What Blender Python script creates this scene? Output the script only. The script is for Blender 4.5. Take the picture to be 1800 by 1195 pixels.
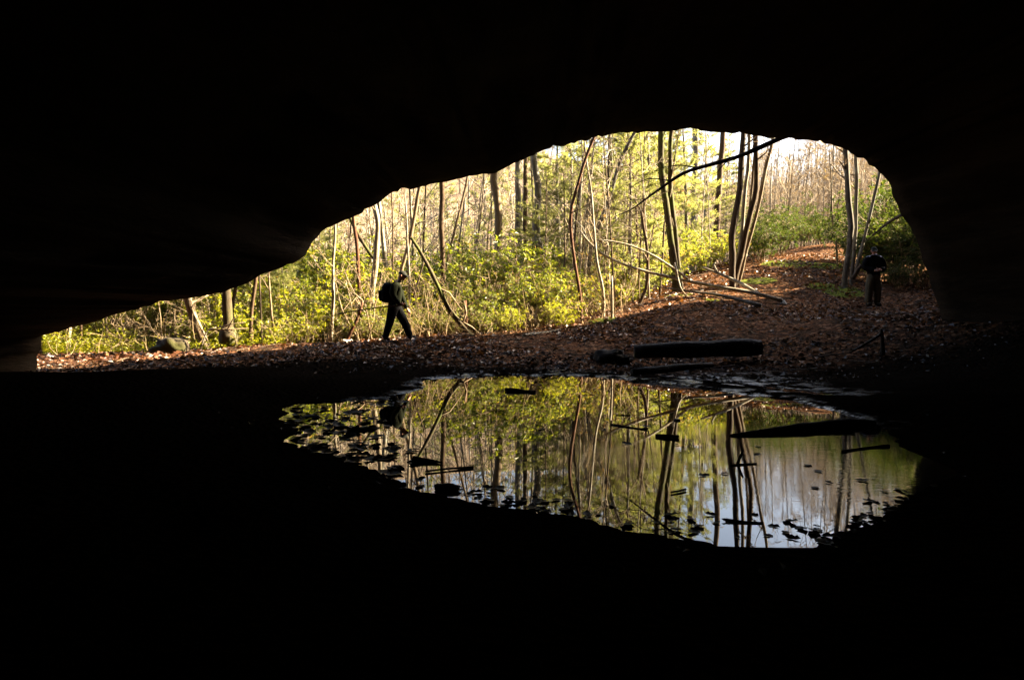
import bpy, math, random
import numpy as np
from mathutils import Vector
R = math.radians
S = bpy.context.scene
COL = S.collection
for o in list(bpy.data.objects):
    bpy.data.objects.remove(o)

# ------------------------------------------------------------ camera, sky, sun, exposure
CAMH = 1.2
PITCH = math.atan(57.5/1200.0)
cam = bpy.data.cameras.new('camera'); camo = bpy.data.objects.new('camera', cam); COL.objects.link(camo)
cam.lens = 24.0; cam.sensor_width = 36.0; cam.clip_start = 0.05; cam.clip_end = 5000
camo.location = (0, 0, CAMH); camo.rotation_euler = (R(90)-PITCH, 0, 0)
S.camera = camo

SUN_E, SUN_AZ = R(32), R(78)            # azimuth measured from +Y towards +X
W = bpy.data.worlds.new('World'); S.world = W; W.use_nodes = True
nt = W.node_tree; nt.nodes.clear()
wo = nt.nodes.new('ShaderNodeOutputWorld'); wb = nt.nodes.new('ShaderNodeBackground'); ws = nt.nodes.new('ShaderNodeTexSky')
ws.sky_type = 'NISHITA'; ws.sun_disc = False; ws.sun_elevation = SUN_E; ws.sun_rotation = SUN_AZ
ws.air_density = 1.0; ws.dust_density = 4.0; ws.ozone_density = 0.4
wb.inputs['Strength'].default_value = 0.05
nt.links.new(ws.outputs[0], wb.inputs[0]); nt.links.new(wb.outputs[0], wo.inputs[0])
sl = bpy.data.lights.new('sun', 'SUN'); sl.energy = 5.0; sl.angle = R(0.5); sl.color = (1.0, 0.81, 0.52)
so = bpy.data.objects.new('sun', sl); COL.objects.link(so)
sd = Vector((math.cos(SUN_E)*math.sin(SUN_AZ), math.cos(SUN_E)*math.cos(SUN_AZ), math.sin(SUN_E)))
so.rotation_euler = sd.to_track_quat('Z', 'Y').to_euler(); so.location = sd*200
S.view_settings.view_transform = 'Standard'; S.view_settings.look = 'None'
S.view_settings.gamma = 1.0; S.view_settings.use_curve_mapping = False
S.view_settings.exposure = 3.75
S.render.engine = 'CYCLES'
cy = S.cycles
cy.max_bounces = 6; cy.diffuse_bounces = 2; cy.glossy_bounces = 3; cy.transmission_bounces = 3; cy.transparent_max_bounces = 6
cy.sample_clamp_indirect = 4.0; cy.caustics_reflective = False; cy.caustics_refractive = False

# ------------------------------------------------------------ helpers
rng = np.random.default_rng(7)
random.seed(7)
cp, sp = math.cos(PITCH), math.sin(PITCH)
def ray(px, py):
    u = (np.asarray(px, float)-900)/1200.0; v = (597.5-np.asarray(py, float))/1200.0
    y = cp + v*sp
    return np.stack([u/y, np.ones_like(y), (v*cp-sp)/y], -1)
def P(px, py, d):
    r = ray(px, py); d = np.asarray(d, float)
    return r*d[..., None] + np.array([0, 0, CAMH])
def onwater(px, py, z=0.0):
    r = ray(px, py); return r*((z-CAMH)/r[..., 2])[..., None] + np.array([0, 0, CAMH])

def _h(ix, iy, iz, s):
    n = (ix*374761393 + iy*668265263 + iz*2147483647 + s*1274126177) & 0xffffffff
    n = ((n ^ (n >> 13))*1274126177) & 0xffffffff
    n = (n ^ (n >> 16)) & 0xffff
    return n/65535.0
def noise(p, scale=1.0, seed=0):
    q = np.asarray(p, float)*scale
    if q.shape[-1] == 2: q = np.concatenate([q, np.zeros(q.shape[:-1]+(1,))], -1)
    i = np.floor(q).astype(np.int64); f = q-i; f = f*f*(3-2*f)
    r = 0
    for a in (0, 1):
        for b in (0, 1):
            for c in (0, 1):
                w = (f[..., 0] if a else 1-f[..., 0])*(f[..., 1] if b else 1-f[..., 1])*(f[..., 2] if c else 1-f[..., 2])
                r = r + w*_h(i[..., 0]+a, i[..., 1]+b, i[..., 2]+c, seed)
    return r*2-1
def fbm(p, scale=1.0, oct=3, seed=0):
    r = 0; a = 1.0
    for k in range(oct):
        r = r + a*noise(p, scale*2**k, seed+k); a *= 0.5
    return r
def sstep(x, a, b):
    t = np.clip((x-a)/(b-a), 0, 1); return t*t*(3-2*t)

class MB:
    def __init__(s): s.v = []; s.f = []; s.n = 0
    def add(s, v, f, mat=0):
        v = np.asarray(v, float).reshape(-1, 3); f = np.asarray(f, np.int64)
        s.v.append(v); s.f.append((f+s.n, mat)); s.n += len(v)
    def tube(s, pts, rad, k=6, mat=0, cap=True, flat=None):
        pts = np.asarray(pts, float); n = len(pts); rad = np.broadcast_to(np.asarray(rad, float), (n,))
        t = np.gradient(pts, axis=0); t /= np.linalg.norm(t, axis=1)[:, None]+1e-9
        m = np.abs(t.mean(0)); ref = np.array([1.0, 0, 0]) if m[0] <= max(m[1], m[2]) else np.array([0, 1.0, 0])
        if m[1] < m[0] and m[1] < m[2]: ref = np.array([0, 1.0, 0])
        a = np.cross(t, ref); a /= np.linalg.norm(a, axis=1)[:, None]+1e-9; b = np.cross(t, a)
        th = np.arange(k)*2*math.pi/k
        ca, sa = np.cos(th), np.sin(th)
        fx, fy = (1, 1) if flat is None else flat
        v = pts[:, None] + rad[:, None, None]*(a[:, None]*ca[None, :, None]*fx + b[:, None]*sa[None, :, None]*fy)
        i = np.arange(n-1)[:, None]*k; j = np.arange(k)[None]; j2 = (j+1) % k
        f = np.stack([i+j, i+j2, i+k+j2, i+k+j], -1).reshape(-1, 4)
        base = s.n
        s.add(v.reshape(-1, 3), f, mat)
        if cap and k > 3:
            s.f.append((np.array([base+np.arange(k)[::-1]]), mat)); s.f.append((np.array([base+(n-1)*k+np.arange(k)]), mat))
    def leaves(s, c, d, nrm, L, Wd, fold=0.25, mat=0):
        c = np.asarray(c); n = len(c)
        d = d/(np.linalg.norm(d, axis=1)[:, None]+1e-9)
        sd_ = np.cross(d, nrm); sd_ /= np.linalg.norm(sd_, axis=1)[:, None]+1e-9
        nn = np.cross(sd_, d)
        L = np.broadcast_to(L, (n,))[:, None]; Wd = np.broadcast_to(Wd, (n,))[:, None]
        v = np.stack([c, c+d*L*0.45+sd_*Wd*0.5+nn*Wd*fold, c+d*L-nn*L*0.12, c+d*L*0.45-sd_*Wd*0.5+nn*Wd*fold], 1)
        i = np.arange(n)[:, None]*4
        f = np.concatenate([i+np.array([[0, 1, 2]]), i+np.array([[0, 2, 3]])])
        s.add(v.reshape(-1, 3), f, mat)
    def mesh(s, name, mats, smooth=True, off=(0, 0, 0)):
        me = bpy.data.meshes.new(name)
        v = np.concatenate(s.v) - np.asarray(off, float)
        me.vertices.add(len(v)); me.vertices.foreach_set('co', v.astype(np.float32).ravel())
        lv = np.concatenate([f.ravel() for f, m in s.f]); tot = np.concatenate([np.full(len(f), f.shape[1]) for f, m in s.f])
        mi = np.concatenate([np.full(len(f), m) for f, m in s.f])
        st = np.concatenate([[0], np.cumsum(tot)[:-1]])
        me.loops.add(len(lv)); me.loops.foreach_set('vertex_index', lv.astype(np.int32))
        me.polygons.add(len(tot)); me.polygons.foreach_set('loop_start', st.astype(np.int32))
        me.polygons.foreach_set('material_index', mi.astype(np.int32))
        me.polygons.foreach_set('use_smooth', np.full(len(tot), smooth))
        for m in (mats if isinstance(mats, (list, tuple)) else [mats]): me.materials.append(m)
        me.update(calc_edges=True)
        return me
    def build(s, name, mats, parent=None, smooth=True, loc=None):
        off = np.array(parent.location) if parent is not None else (np.array(loc) if loc is not None else np.zeros(3))
        o = bpy.data.objects.new(name, s.mesh(name, mats, smooth, off)); COL.objects.link(o)
        if parent is not None: o.parent = parent
        elif loc is not None: o.location = loc
        return o
def tag(o, label, cat, group=None):
    o['label'] = label; o['category'] = cat
    if group: o['group'] = group
    return o
def thing(name, label, cat, loc, group=None):
    o = bpy.data.objects.new(name, None); COL.objects.link(o); o.location = tuple(float(q) for q in loc); o.empty_display_size = 0.2
    return tag(o, label, cat, group)
def inst(name, me, parent):
    o = bpy.data.objects.new(name, me); COL.objects.link(o); o.parent = parent; return o
def copy_tree(o, parent=None):
    c = o.copy(); COL.objects.link(c)
    if parent is not None: c.parent = parent
    for ch in list(o.children): copy_tree(ch, c)
    return c
def kind(o, k): o['kind'] = k; return o

# ------------------------------------------------------------ materials
def newmat(name):
    m = bpy.data.materials.new(name); m.use_nodes = True; t = m.node_tree; t.nodes.clear()
    out = t.nodes.new('ShaderNodeOutputMaterial'); return m, t, out
def N(t, typ, **kw):
    n = t.nodes.new(typ)
    for k, v in kw.items():
        if k in n.inputs: n.inputs[k].default_value = v
        else: setattr(n, k, v)
    return n
def ramp(t, fac, stops):
    r = t.nodes.new('ShaderNodeValToRGB'); e = r.color_ramp.elements
    while len(e) < len(stops): e.new(0.5)
    for el, (p, c) in zip(e, stops): el.position = p; el.color = (*c, 1)
    t.links.new(fac, r.inputs[0]); return r.outputs[0]
def mix(t, fac, a, b):
    m = t.nodes.new('ShaderNodeMix'); m.data_type = 'RGBA'
    for sock, v in ((m.inputs[0], fac), (m.inputs[6], a), (m.inputs[7], b)):
        if isinstance(v, (int, float)): sock.default_value = v
        elif isinstance(v, tuple): sock.default_value = (*v, 1)
        else: t.links.new(v, sock)
    return m.outputs[2]
def math_(t, op, a, b=0.0, clamp=False):
    m = t.nodes.new('ShaderNodeMath'); m.operation = op; m.use_clamp = clamp
    for i, v in enumerate((a, b)):
        if isinstance(v, (int, float)): m.inputs[i].default_value = v
        else: t.links.new(v, m.inputs[i])
    return m.outputs[0]
def mapr(t, v, a, b, c=0.0, d=1.0):
    m = t.nodes.new('ShaderNodeMapRange'); t.links.new(v, m.inputs[0]); m.inputs[1].default_value = a; m.inputs[2].default_value = b
    m.inputs[3].default_value = c; m.inputs[4].default_value = d; return m.outputs[0]
def simple(name, c1, c2=None, rough=0.8, scale=8, bump=0.0, stretch=(1, 1, 1), spec=0.3):
    m, t, out = newmat(name); b = N(t, 'ShaderNodeBsdfPrincipled'); b.inputs['Roughness'].default_value = rough
    b.inputs['Specular IOR Level'].default_value = spec
    tc = t.nodes.new('ShaderNodeTexCoord'); mp = t.nodes.new('ShaderNodeMapping'); mp.inputs['Scale'].default_value = stretch
    t.links.new(tc.outputs['Object'], mp.inputs[0])
    nz = N(t, 'ShaderNodeTexNoise', Scale=scale, Detail=5.0, Roughness=0.65); t.links.new(mp.outputs[0], nz.inputs['Vector'])
    c2 = c2 or tuple(x*0.6 for x in c1)
    t.links.new(ramp(t, nz.outputs[0], [(0.35, c2), (0.65, c1)]), b.inputs['Base Color'])
    if bump:
        bp = N(t, 'ShaderNodeBump', Strength=bump, Distance=0.02); t.links.new(nz.outputs[0], bp.inputs['Height']); t.links.new(bp.outputs[0], b.inputs['Normal'])
    t.links.new(b.outputs[0], out.inputs[0]); return m
def bark(name, c1, c2, c3=None, patch=0.6, moss=None):
    m, t, out = newmat(name); b = N(t, 'ShaderNodeBsdfPrincipled'); b.inputs['Roughness'].default_value = 0.85
    b.inputs['Specular IOR Level'].default_value = 0.2
    tc = t.nodes.new('ShaderNodeTexCoord'); mp = t.nodes.new('ShaderNodeMapping'); mp.inputs['Scale'].default_value = (9, 9, 1.6)
    t.links.new(tc.outputs['Object'], mp.inputs[0])
    nz = N(t, 'ShaderNodeTexNoise', Scale=3.0, Detail=6.0, Roughness=0.7); t.links.new(mp.outputs[0], nz.inputs['Vector'])
    col = ramp(t, nz.outputs[0], [(0.35, c2), (0.62, c1)])
    n2 = N(t, 'ShaderNodeTexNoise', Scale=2.2, Detail=4.0); t.links.new(tc.outputs['Object'], n2.inputs['Vector'])
    if c3: col = mix(t, mapr(t, n2.outputs[0], patch-0.06, patch+0.04), col, c3)
    if moss:
        n3 = N(t, 'ShaderNodeTexNoise', Scale=1.1, Detail=5.0); t.links.new(tc.outputs['Object'], n3.inputs['Vector'])
        col = mix(t, mapr(t, n3.outputs[0], 0.46, 0.58), col, moss)
    t.links.new(col, b.inputs['Base Color'])
    bp = N(t, 'ShaderNodeBump', Strength=0.7, Distance=0.02); t.links.new(nz.outputs[0], bp.inputs['Height']); t.links.new(bp.outputs[0], b.inputs['Normal'])
    t.links.new(b.outputs[0], out.inputs[0]); return m
def leafmat(name, stops, trans=0.5, tcol=1.6, rough=0.4, gloss=0.06, tb=0.48):
    m, t, out = newmat(name)
    g = t.nodes.new('ShaderNodeNewGeometry'); oi = t.nodes.new('ShaderNodeObjectInfo')
    f = math_(t, 'ADD', math_(t, 'MULTIPLY', g.outputs['Random Per Island'], 0.75), math_(t, 'MULTIPLY', oi.outputs['Random'], 0.25))
    col = ramp(t, f, stops)
    df = N(t, 'ShaderNodeBsdfDiffuse'); t.links.new(col, df.inputs[0])
    tr = N(t, 'ShaderNodeBsdfTranslucent')
    mm = t.nodes.new('ShaderNodeMix'); mm.data_type = 'RGBA'; mm.blend_type = 'MULTIPLY'; mm.inputs[0].default_value = 1
    t.links.new(col, mm.inputs[6]); mm.inputs[7].default_value = (tcol*1.1, tcol*1.08, tcol*tb, 1); t.links.new(mm.outputs[2], tr.inputs[0])
    mx = N(t, 'ShaderNodeMixShader'); mx.inputs[0].default_value = trans; t.links.new(df.outputs[0], mx.inputs[1]); t.links.new(tr.outputs[0], mx.inputs[2])
    gl = N(t, 'ShaderNodeBsdfGlossy'); gl.inputs['Roughness'].default_value = rough; gl.inputs[0].default_value = (1, 1, 1, 1)
    m2 = N(t, 'ShaderNodeMixShader'); m2.inputs[0].default_value = gloss; t.links.new(mx.outputs[0], m2.inputs[1]); t.links.new(gl.outputs[0], m2.inputs[2])
    t.links.new(m2.outputs[0], out.inputs[0]); return m

M = {}
M['tan'] = bark('tan_bark', (0.187, 0.143, 0.094), (0.088, 0.061, 0.039), (0.231, 0.204, 0.154), 0.58)
M['pale'] = bark('pale_bark', (0.253, 0.220, 0.165), (0.154, 0.121, 0.088), (0.286, 0.275, 0.242), 0.55)
M['brown'] = bark('brown_bark', (0.088, 0.055, 0.033), (0.033, 0.022, 0.014), (0.132, 0.105, 0.072), 0.62)
M['dark'] = bark('dark_bark', (0.07, 0.05, 0.035), (0.03, 0.022, 0.018))
M['grey'] = bark('grey_bark', (0.138, 0.127, 0.110), (0.055, 0.050, 0.044), (0.182, 0.182, 0.165), 0.57)
M['moss'] = bark('mossy_bark', (0.072, 0.055, 0.033), (0.028, 0.022, 0.014), None, 0.6, (0.061, 0.072, 0.014))
M['red'] = bark('reddish_bark', (0.110, 0.047, 0.025), (0.050, 0.022, 0.014), (0.165, 0.121, 0.077), 0.62)
M['twig'] = simple('twig_bark', (0.27, 0.21, 0.14), (0.15, 0.105, 0.065), 0.85, 3)
M['laurel'] = leafmat('laurel_leaf', [(0.0, (0.035, 0.045, 0.010)), (0.45, (0.082, 0.103, 0.014)), (0.8, (0.145, 0.155, 0.020)), (0.93, (0.24, 0.15, 0.05)), (1.0, (0.30, 0.20, 0.10))], 0.5, 2.4, 0.45, 0.035)
M['yellow'] = leafmat('sunny_leaf', [(0.0, (0.09, 0.105, 0.008)), (0.5, (0.17, 0.18, 0.012)), (1.0, (0.26, 0.235, 0.022))], 0.5, 2.2, 0.5, 0.025)
M['rhodo'] = leafmat('rhododendron_leaf', [(0.0, (0.018, 0.032, 0.010)), (0.6, (0.040, 0.058, 0.014)), (1.0, (0.08, 0.09, 0.016))], 0.35, 1.9, 0.55, 0.02)
M['needle'] = leafmat('pine_needle', [(0.0, (0.085, 0.10, 0.030)), (0.5, (0.15, 0.165, 0.050)), (1.0, (0.23, 0.23, 0.085))], 0.55, 1.9, 0.55, 0.02, 0.85)
M['oak'] = leafmat('dry_oak_leaf', [(0.0, (0.13, 0.08, 0.04)), (0.6, (0.24, 0.16, 0.085)), (1.0, (0.33, 0.25, 0.15))], 0.4, 1.2, 0.6, 0.02)
M['litter'] = leafmat('fallen_leaf', [(0.0, (0.016, 0.010, 0.009)), (0.4, (0.055, 0.025, 0.017)), (0.7, (0.13, 0.052, 0.024)), (0.9, (0.21, 0.085, 0.033)), (1.0, (0.28, 0.20, 0.14))], 0.15, 1.2, 0.42, 0.045)
M['wetleaf'] = simple('wet_black_leaf', (0.020, 0.014, 0.010), (0.010, 0.008, 0.006), 0.55, 12, spec=0.12)
M['shadeleaf'] = leafmat('shade_dark_leaf', [(0.0, (0.010, 0.007, 0.006)), (0.6, (0.035, 0.018, 0.012)), (1.0, (0.10, 0.06, 0.04))], 0.1, 1.0, 0.4, 0.03)  # darker fallen leaf, the shade near the pool put into its colour
M['wetwood'] = bark('wet_wood', (0.030, 0.022, 0.016), (0.014, 0.010, 0.008))
M['straw'] = simple('dry_stem', (0.42, 0.32, 0.18), (0.24, 0.16, 0.09), 0.8, 2)
M['fartwig'] = simple('pale_twig', (0.38, 0.32, 0.24), (0.22, 0.175, 0.13), 0.85, 3)

# ------------------------------------------------------------ terrain height
shore = np.array([(500,738),(530,712),(600,705),(680,700),(715,688),(750,668),(830,663),(900,660),(1000,660),(1100,668),(1200,678),(1300,690),(1400,705),(1470,724),(1530,746),(1580,775),(1630,805),
 (1680,830),(1640,858),(1585,885),(1535,913),(1490,938),(1440,960),(1360,956),(1280,955),(1170,948),(1100,937),(1055,928),(1035,913),(950,903),(860,890),(780,868),(720,860),(660,828),(600,808),(525,785)], float)
POOL = onwater(shore[:, 0], shore[:, 1])[:, :2]
def pool_sdf(p):           # negative inside
    p = np.asarray(p, float); sh = p.shape[:-1]; q = p.reshape(-1, 2)
    best = np.full(len(q), 1e9); ins = np.zeros(len(q), bool)
    near = (np.abs(q[:, 0]-1) < 9) & (q[:, 1] > -2) & (q[:, 1] < 17)
    k = q[near]; b = np.full(len(k), 1e9); s_ = np.zeros(len(k), bool)
    for a, c in zip(POOL, np.roll(POOL, -1, 0)):
        e = c-a; w = k-a; t = np.clip((w@e)/(e@e), 0, 1); d = np.linalg.norm(w-t[:, None]*e, axis=1); b = np.minimum(b, d)
        cond = (a[1] > k[:, 1]) != (c[1] > k[:, 1])
        xx = a[0]+(k[:, 1]-a[1])*(c[0]-a[0])/((c[1]-a[1]) if c[1] != a[1] else 1e-9)
        s_ ^= cond & (k[:, 0] < xx)
    best[near] = np.where(s_, -b, b)
    best[~near] = 5.0
    return np.minimum(best, 5.0).reshape(sh)
ctl = []
def cpx(px, py, d): q = P(px, py, d); ctl.append((q[0], q[1], q[2]))
for a in [(100,628,18),(100,645,14.8),(110,616,22),(300,621,17.5),(300,637,15),(210,640,15),(210,624,18.5),(450,613,16.5),(560,606,17),(650,600,17.5),(700,596,17.2),(900,591,18),(1000,577,19),(1060,560,20),(1130,531,22),(1188,514,24),(1290,507,24),(1370,530,22),
          (1530,537,21),(1487,502,23),(1440,490,25),(1400,470,29),(1450,434,36),(1400,446,35),(1640,548,17),(1700,562,14),(1600,505,24),(1330,476,28),(1340,447,34),(1230,484,28),(1225,630,15),(1070,633,15),
          (1500,590,15),(1600,600,14),(1800,600,12),(1640,470,28),(1660,470,34)]: cpx(*a)
ctl += [(-8.5,13,-0.10),(-6,13.5,0.02),(-3,13.5,0.16),(-9,9,0.25),(-6.5,10,0.22),(-6.5,6,0.25),(-10,3,0.3),(-3,2,0.18),(0,0.5,0.14),(3,1,0.16),(7,2,0.25),(9,6,0.3),(8,9,0.35),(10,-5,0.4),(-10,-5,0.4),(0,-6,0.2),
        (-15,22,-0.10),(-14,26,-0.3),(-9,23,-0.5),(-4,23,-0.1),(0,24,0.3),(4,25,1.1),(-18,30,-1.2),(-10,32,-1.0),(-3,33,-0.6),(3,34,0.4),(7,38,2.0),
        (-25,45,-0.8),(-10,46,-0.5),(0,47,0.0),(9,48,2.5),(20,44,5.2),(26,40,6.0),(30,55,7),(14,55,3.5),
        (-40,75,9),(-15,75,9),(0,75,9),(15,75,9),(40,75,12),(-60,110,27),(-20,110,27),(8,110,25),(45,110,20),(90,110,24),
        (-90,60,8),(-60,20,2),(60,30,12),(80,60,16),(-60,-10,4),(60,-10,12),(-120,150,29),(-40,150,28),(0,150,27),(50,150,26),(120,150,28),(-40,200,27),(40,200,27),(120,200,28),(-120,200,27)]
ctl = np.array(ctl); RC = 2.5
def _k(a, b): return np.sqrt(((a[:, None, :]-b[None])**2).sum(-1)+RC*RC)
_A = _k(ctl[:, :2], ctl[:, :2]); _n = len(ctl)
_Pm = np.concatenate([np.ones((_n, 1)), ctl[:, :2]], 1)
_sol = np.linalg.solve(np.block([[_A+np.eye(_n)*-0.02, _Pm], [_Pm.T, np.zeros((3, 3))]]), np.concatenate([ctl[:, 2], np.zeros(3)]))
def G(x, y, detail=True):
    x = np.asarray(x, float); y = np.asarray(y, float); sh = x.shape
    q = np.stack([np.clip(x.ravel(), -120, 120), np.clip(y.ravel(), -10, 200)], -1)
    z = np.empty(len(q))
    for i in range(0, len(q), 20000):
        k = q[i:i+20000]; z[i:i+20000] = _k(k, ctl[:, :2])@_sol[:_n] + _sol[_n] + k@_sol[_n+1:]
    p2 = np.stack([x.ravel(), y.ravel()], -1)
    z = z + 0.05*fbm(p2, 0.6, 3, 3) + 0.4*sstep(p2[:, 1], 30, 60)*fbm(p2, 0.12, 3, 9)
    if detail:
        z = z + 0.012*noise(p2, 4.0, 21)
    s = pool_sdf(p2)
    sn = s + np.where(p2[:, 1] < 6, 0.06, 0.16)*fbm(p2, 1.7, 3, 31)
    shallow = 0.010 + 0.075*np.clip(sn, 0, 9) + 0.02*fbm(p2, 2.6, 3, 14)*sstep(sn, 0, 0.25)
    zz = np.where(sn < 0, np.maximum(-0.35, 0.22*sn), shallow)
    w = sstep(sn, 0.15, 1.6)
    z = np.where(s < 4.9, zz*(1-w)+z*w, z)
    # steep right-hand hill, out of view, its height shaped to shade the bank
    st = np.maximum(0.635*p2[:, 1]+0.7, 12.3)
    Hy = np.interp(p2[:, 1], [-10, 17, 20.5, 23, 25.5, 29, 40, 60], [15, 15.5, 14.3, 8.8, 4.8, 2.6, 2.4, 0])
    z = z + Hy*sstep(p2[:, 0]-st, 0, 3.2)
    return z.reshape(sh)
def gz(x, y): return float(G(np.array([x]), np.array([y]), False)[0])
def gpt(px, d): x = (px-900)/1200*d*1.0; return np.array([x, d, gz(x, d)])
def hit(px, py, d0=8, d1=90):
    ds = np.linspace(d0, d1, 500); q = P(np.full(500, px), np.full(500, py), ds); g = G(q[:, 0], q[:, 1], False)
    i = np.argmax(q[:, 2] <= g); return q[i] if q[i, 2] <= g[i] else q[-1]

# ------------------------------------------------------------ ground sheet
def axis(lo, a, b, hi, st, gr):
    l = [a]; s_ = st
    while l[-1] > lo: s_ *= gr; l.append(l[-1]-s_)
    r = list(np.arange(a, b, st)); m = [r[-1]+st]; s_ = st
    while m[-1] < hi: s_ *= gr; m.append(m[-1]+s_)
    return np.array(sorted(l[1:])+r+m)
gx = axis(-1500, -14, 15, 1500, 0.11, 1.07); gy = axis(-60, 2, 24, 2500, 0.11, 1.045)
X, Y = np.meshgrid(gx, gy); Z = G(X, Y)
mb = MB(); nx, ny = len(gx), len(gy)
def gz(x, y):
    i = min(max(int(np.searchsorted(gx, x))-1, 0), nx-2); j = min(max(int(np.searchsorted(gy, y))-1, 0), ny-2)
    u = (x-gx[i])/(gx[i+1]-gx[i]); v = (y-gy[j])/(gy[j+1]-gy[j])
    return float((Z[j, i]*(1-u)+Z[j, i+1]*u)*(1-v)+(Z[j+1, i]*(1-u)+Z[j+1, i+1]*u)*v)
i = (np.arange(ny-1)[:, None]*nx + np.arange(nx-1)[None]).ravel()
mb.add(np.stack([X, Y, Z], -1), np.stack([i, i+1, i+nx+1, i+nx], -1))
def ground_mat():
    m, t, out = newmat('forest_floor'); b = N(t, 'ShaderNodeBsdfPrincipled')
    g = t.nodes.new('ShaderNodeNewGeometry'); pos = g.outputs['Position']
    sx = t.nodes.new('ShaderNodeSeparateXYZ'); t.links.new(pos, sx.inputs[0])
    vo = N(t, 'ShaderNodeTexVoronoi', Scale=14.0); t.links.new(pos, vo.inputs['Vector'])
    vs = t.nodes.new('ShaderNodeSeparateColor'); t.links.new(vo.outputs['Color'], vs.inputs[0])
    leaf = ramp(t, vs.outputs[0], [(0.0, (0.025, 0.014, 0.010)), (0.4, (0.07, 0.034, 0.020)), (0.75, (0.13, 0.058, 0.028)), (1.0, (0.22, 0.13, 0.08))])
    n1 = N(t, 'ShaderNodeTexNoise', Scale=0.35, Detail=5.0); t.links.new(pos, n1.inputs['Vector'])
    n2 = N(t, 'ShaderNodeTexNoise', Scale=3.0, Detail=6.0, Roughness=0.7); t.links.new(pos, n2.inputs['Vector'])
    soil = ramp(t, n2.outputs[0], [(0.3, (0.020, 0.015, 0.011)), (0.7, (0.055, 0.040, 0.028))])
    col = mix(t, mapr(t, n2.outputs[0], 0.38, 0.55), soil, leaf)
    col = mix(t, mapr(t, sx.outputs['Y'], 38, 50), col, mix(t, 0.7, col, ramp(t, vs.outputs[1], [(0.0, (0.14, 0.10, 0.07)), (1.0, (0.36, 0.285, 0.21))])))  # far slope litter painted paler to read as sunlit
    # moss cushions
    moss = None
    for (mx, my, mr) in MOSS:
        d = t.nodes.new('ShaderNodeVectorMath'); d.operation = 'DISTANCE'; t.links.new(pos, d.inputs[0]); d.inputs[1].default_value = (mx, my, gz(mx, my))
        v = math_(t, 'SUBTRACT', mapr(t, d.outputs['Value'], mr*0.5, mr, 1.0, 0.0), mapr(t, n2.outputs[0], 0.3, 0.7, 0.6, 0.0), True)
        moss = v if moss is None else math_(t, 'MAXIMUM', moss, v)
    col = mix(t, mapr(t, moss, 0.15, 0.4), col, (0.085, 0.10, 0.02))
    # cave floor darkened: shade under the rock is put into its colour
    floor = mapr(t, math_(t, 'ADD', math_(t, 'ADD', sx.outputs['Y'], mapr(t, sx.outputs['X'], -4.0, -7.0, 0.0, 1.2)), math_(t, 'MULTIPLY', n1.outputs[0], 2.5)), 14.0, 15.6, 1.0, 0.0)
    cave_shade = ramp(t, n2.outputs[0], [(0.3, (0.005, 0.004, 0.003)), (0.7, (0.012, 0.009, 0.007))])
    col = mix(t, floor, col, cave_shade)
    t.links.new(col, b.inputs['Base Color'])
    wet = math_(t, 'MULTIPLY', mapr(t, sx.outputs['Z'], 0.010, 0.030, 1.0, 0.0), mapr(t, n2.outputs[0], 0.48, 0.56))
    ing = math_(t, 'MULTIPLY', wet, math_(t, 'MULTIPLY', mapr(t, sx.outputs['Y'], 12.6, 13.6, 1.0, 0.0), math_(t, 'MULTIPLY', mapr(t, sx.outputs['Y'], 6.6, 7.4, 0.0, 1.0), math_(t, 'MULTIPLY', mapr(t, sx.outputs['X'], -2.4, -1.2, 0.0, 1.0), mapr(t, sx.outputs['X'], 3.6, 5.4, 1.0, 0.0)))))
    t.links.new(mapr(t, ing, 0.0, 1.0, 0.9, 0.16), b.inputs['Roughness'])
    t.links.new(mapr(t, ing, 0.0, 1.0, 0.0, 0.5), b.inputs['Specular IOR Level'])
    n4 = N(t, 'ShaderNodeTexNoise', Scale=22.0, Detail=4.0); t.links.new(pos, n4.inputs['Vector'])
    bp = N(t, 'ShaderNodeBump', Strength=0.9, Distance=0.03); t.links.new(math_(t, 'ADD', vo.outputs['Distance'], n4.outputs[0]), bp.inputs['Height']); t.links.new(bp.outputs[0], b.inputs['Normal'])
    t.links.new(b.outputs[0], out.inputs[0]); return m
MOSS = [(q[0], q[1], r) for q, r in ((gpt(1480, 22.6), 0.9), (gpt(1440, 23.5), 0.7), (gpt(1330, 25), 0.9), (gpt(1190, 23), 0.7), (gpt(1380, 30), 1.4), (gpt(1060, 19.8), 0.6), (gpt(1450, 29), 1.2), (gpt(1250, 21.5), 0.4))]
ground = kind(mb.build('ground', ground_mat()), 'structure'); ground['label'] = 'leaf strewn forest floor rising from the pool bank to the wooded hill'

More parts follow.
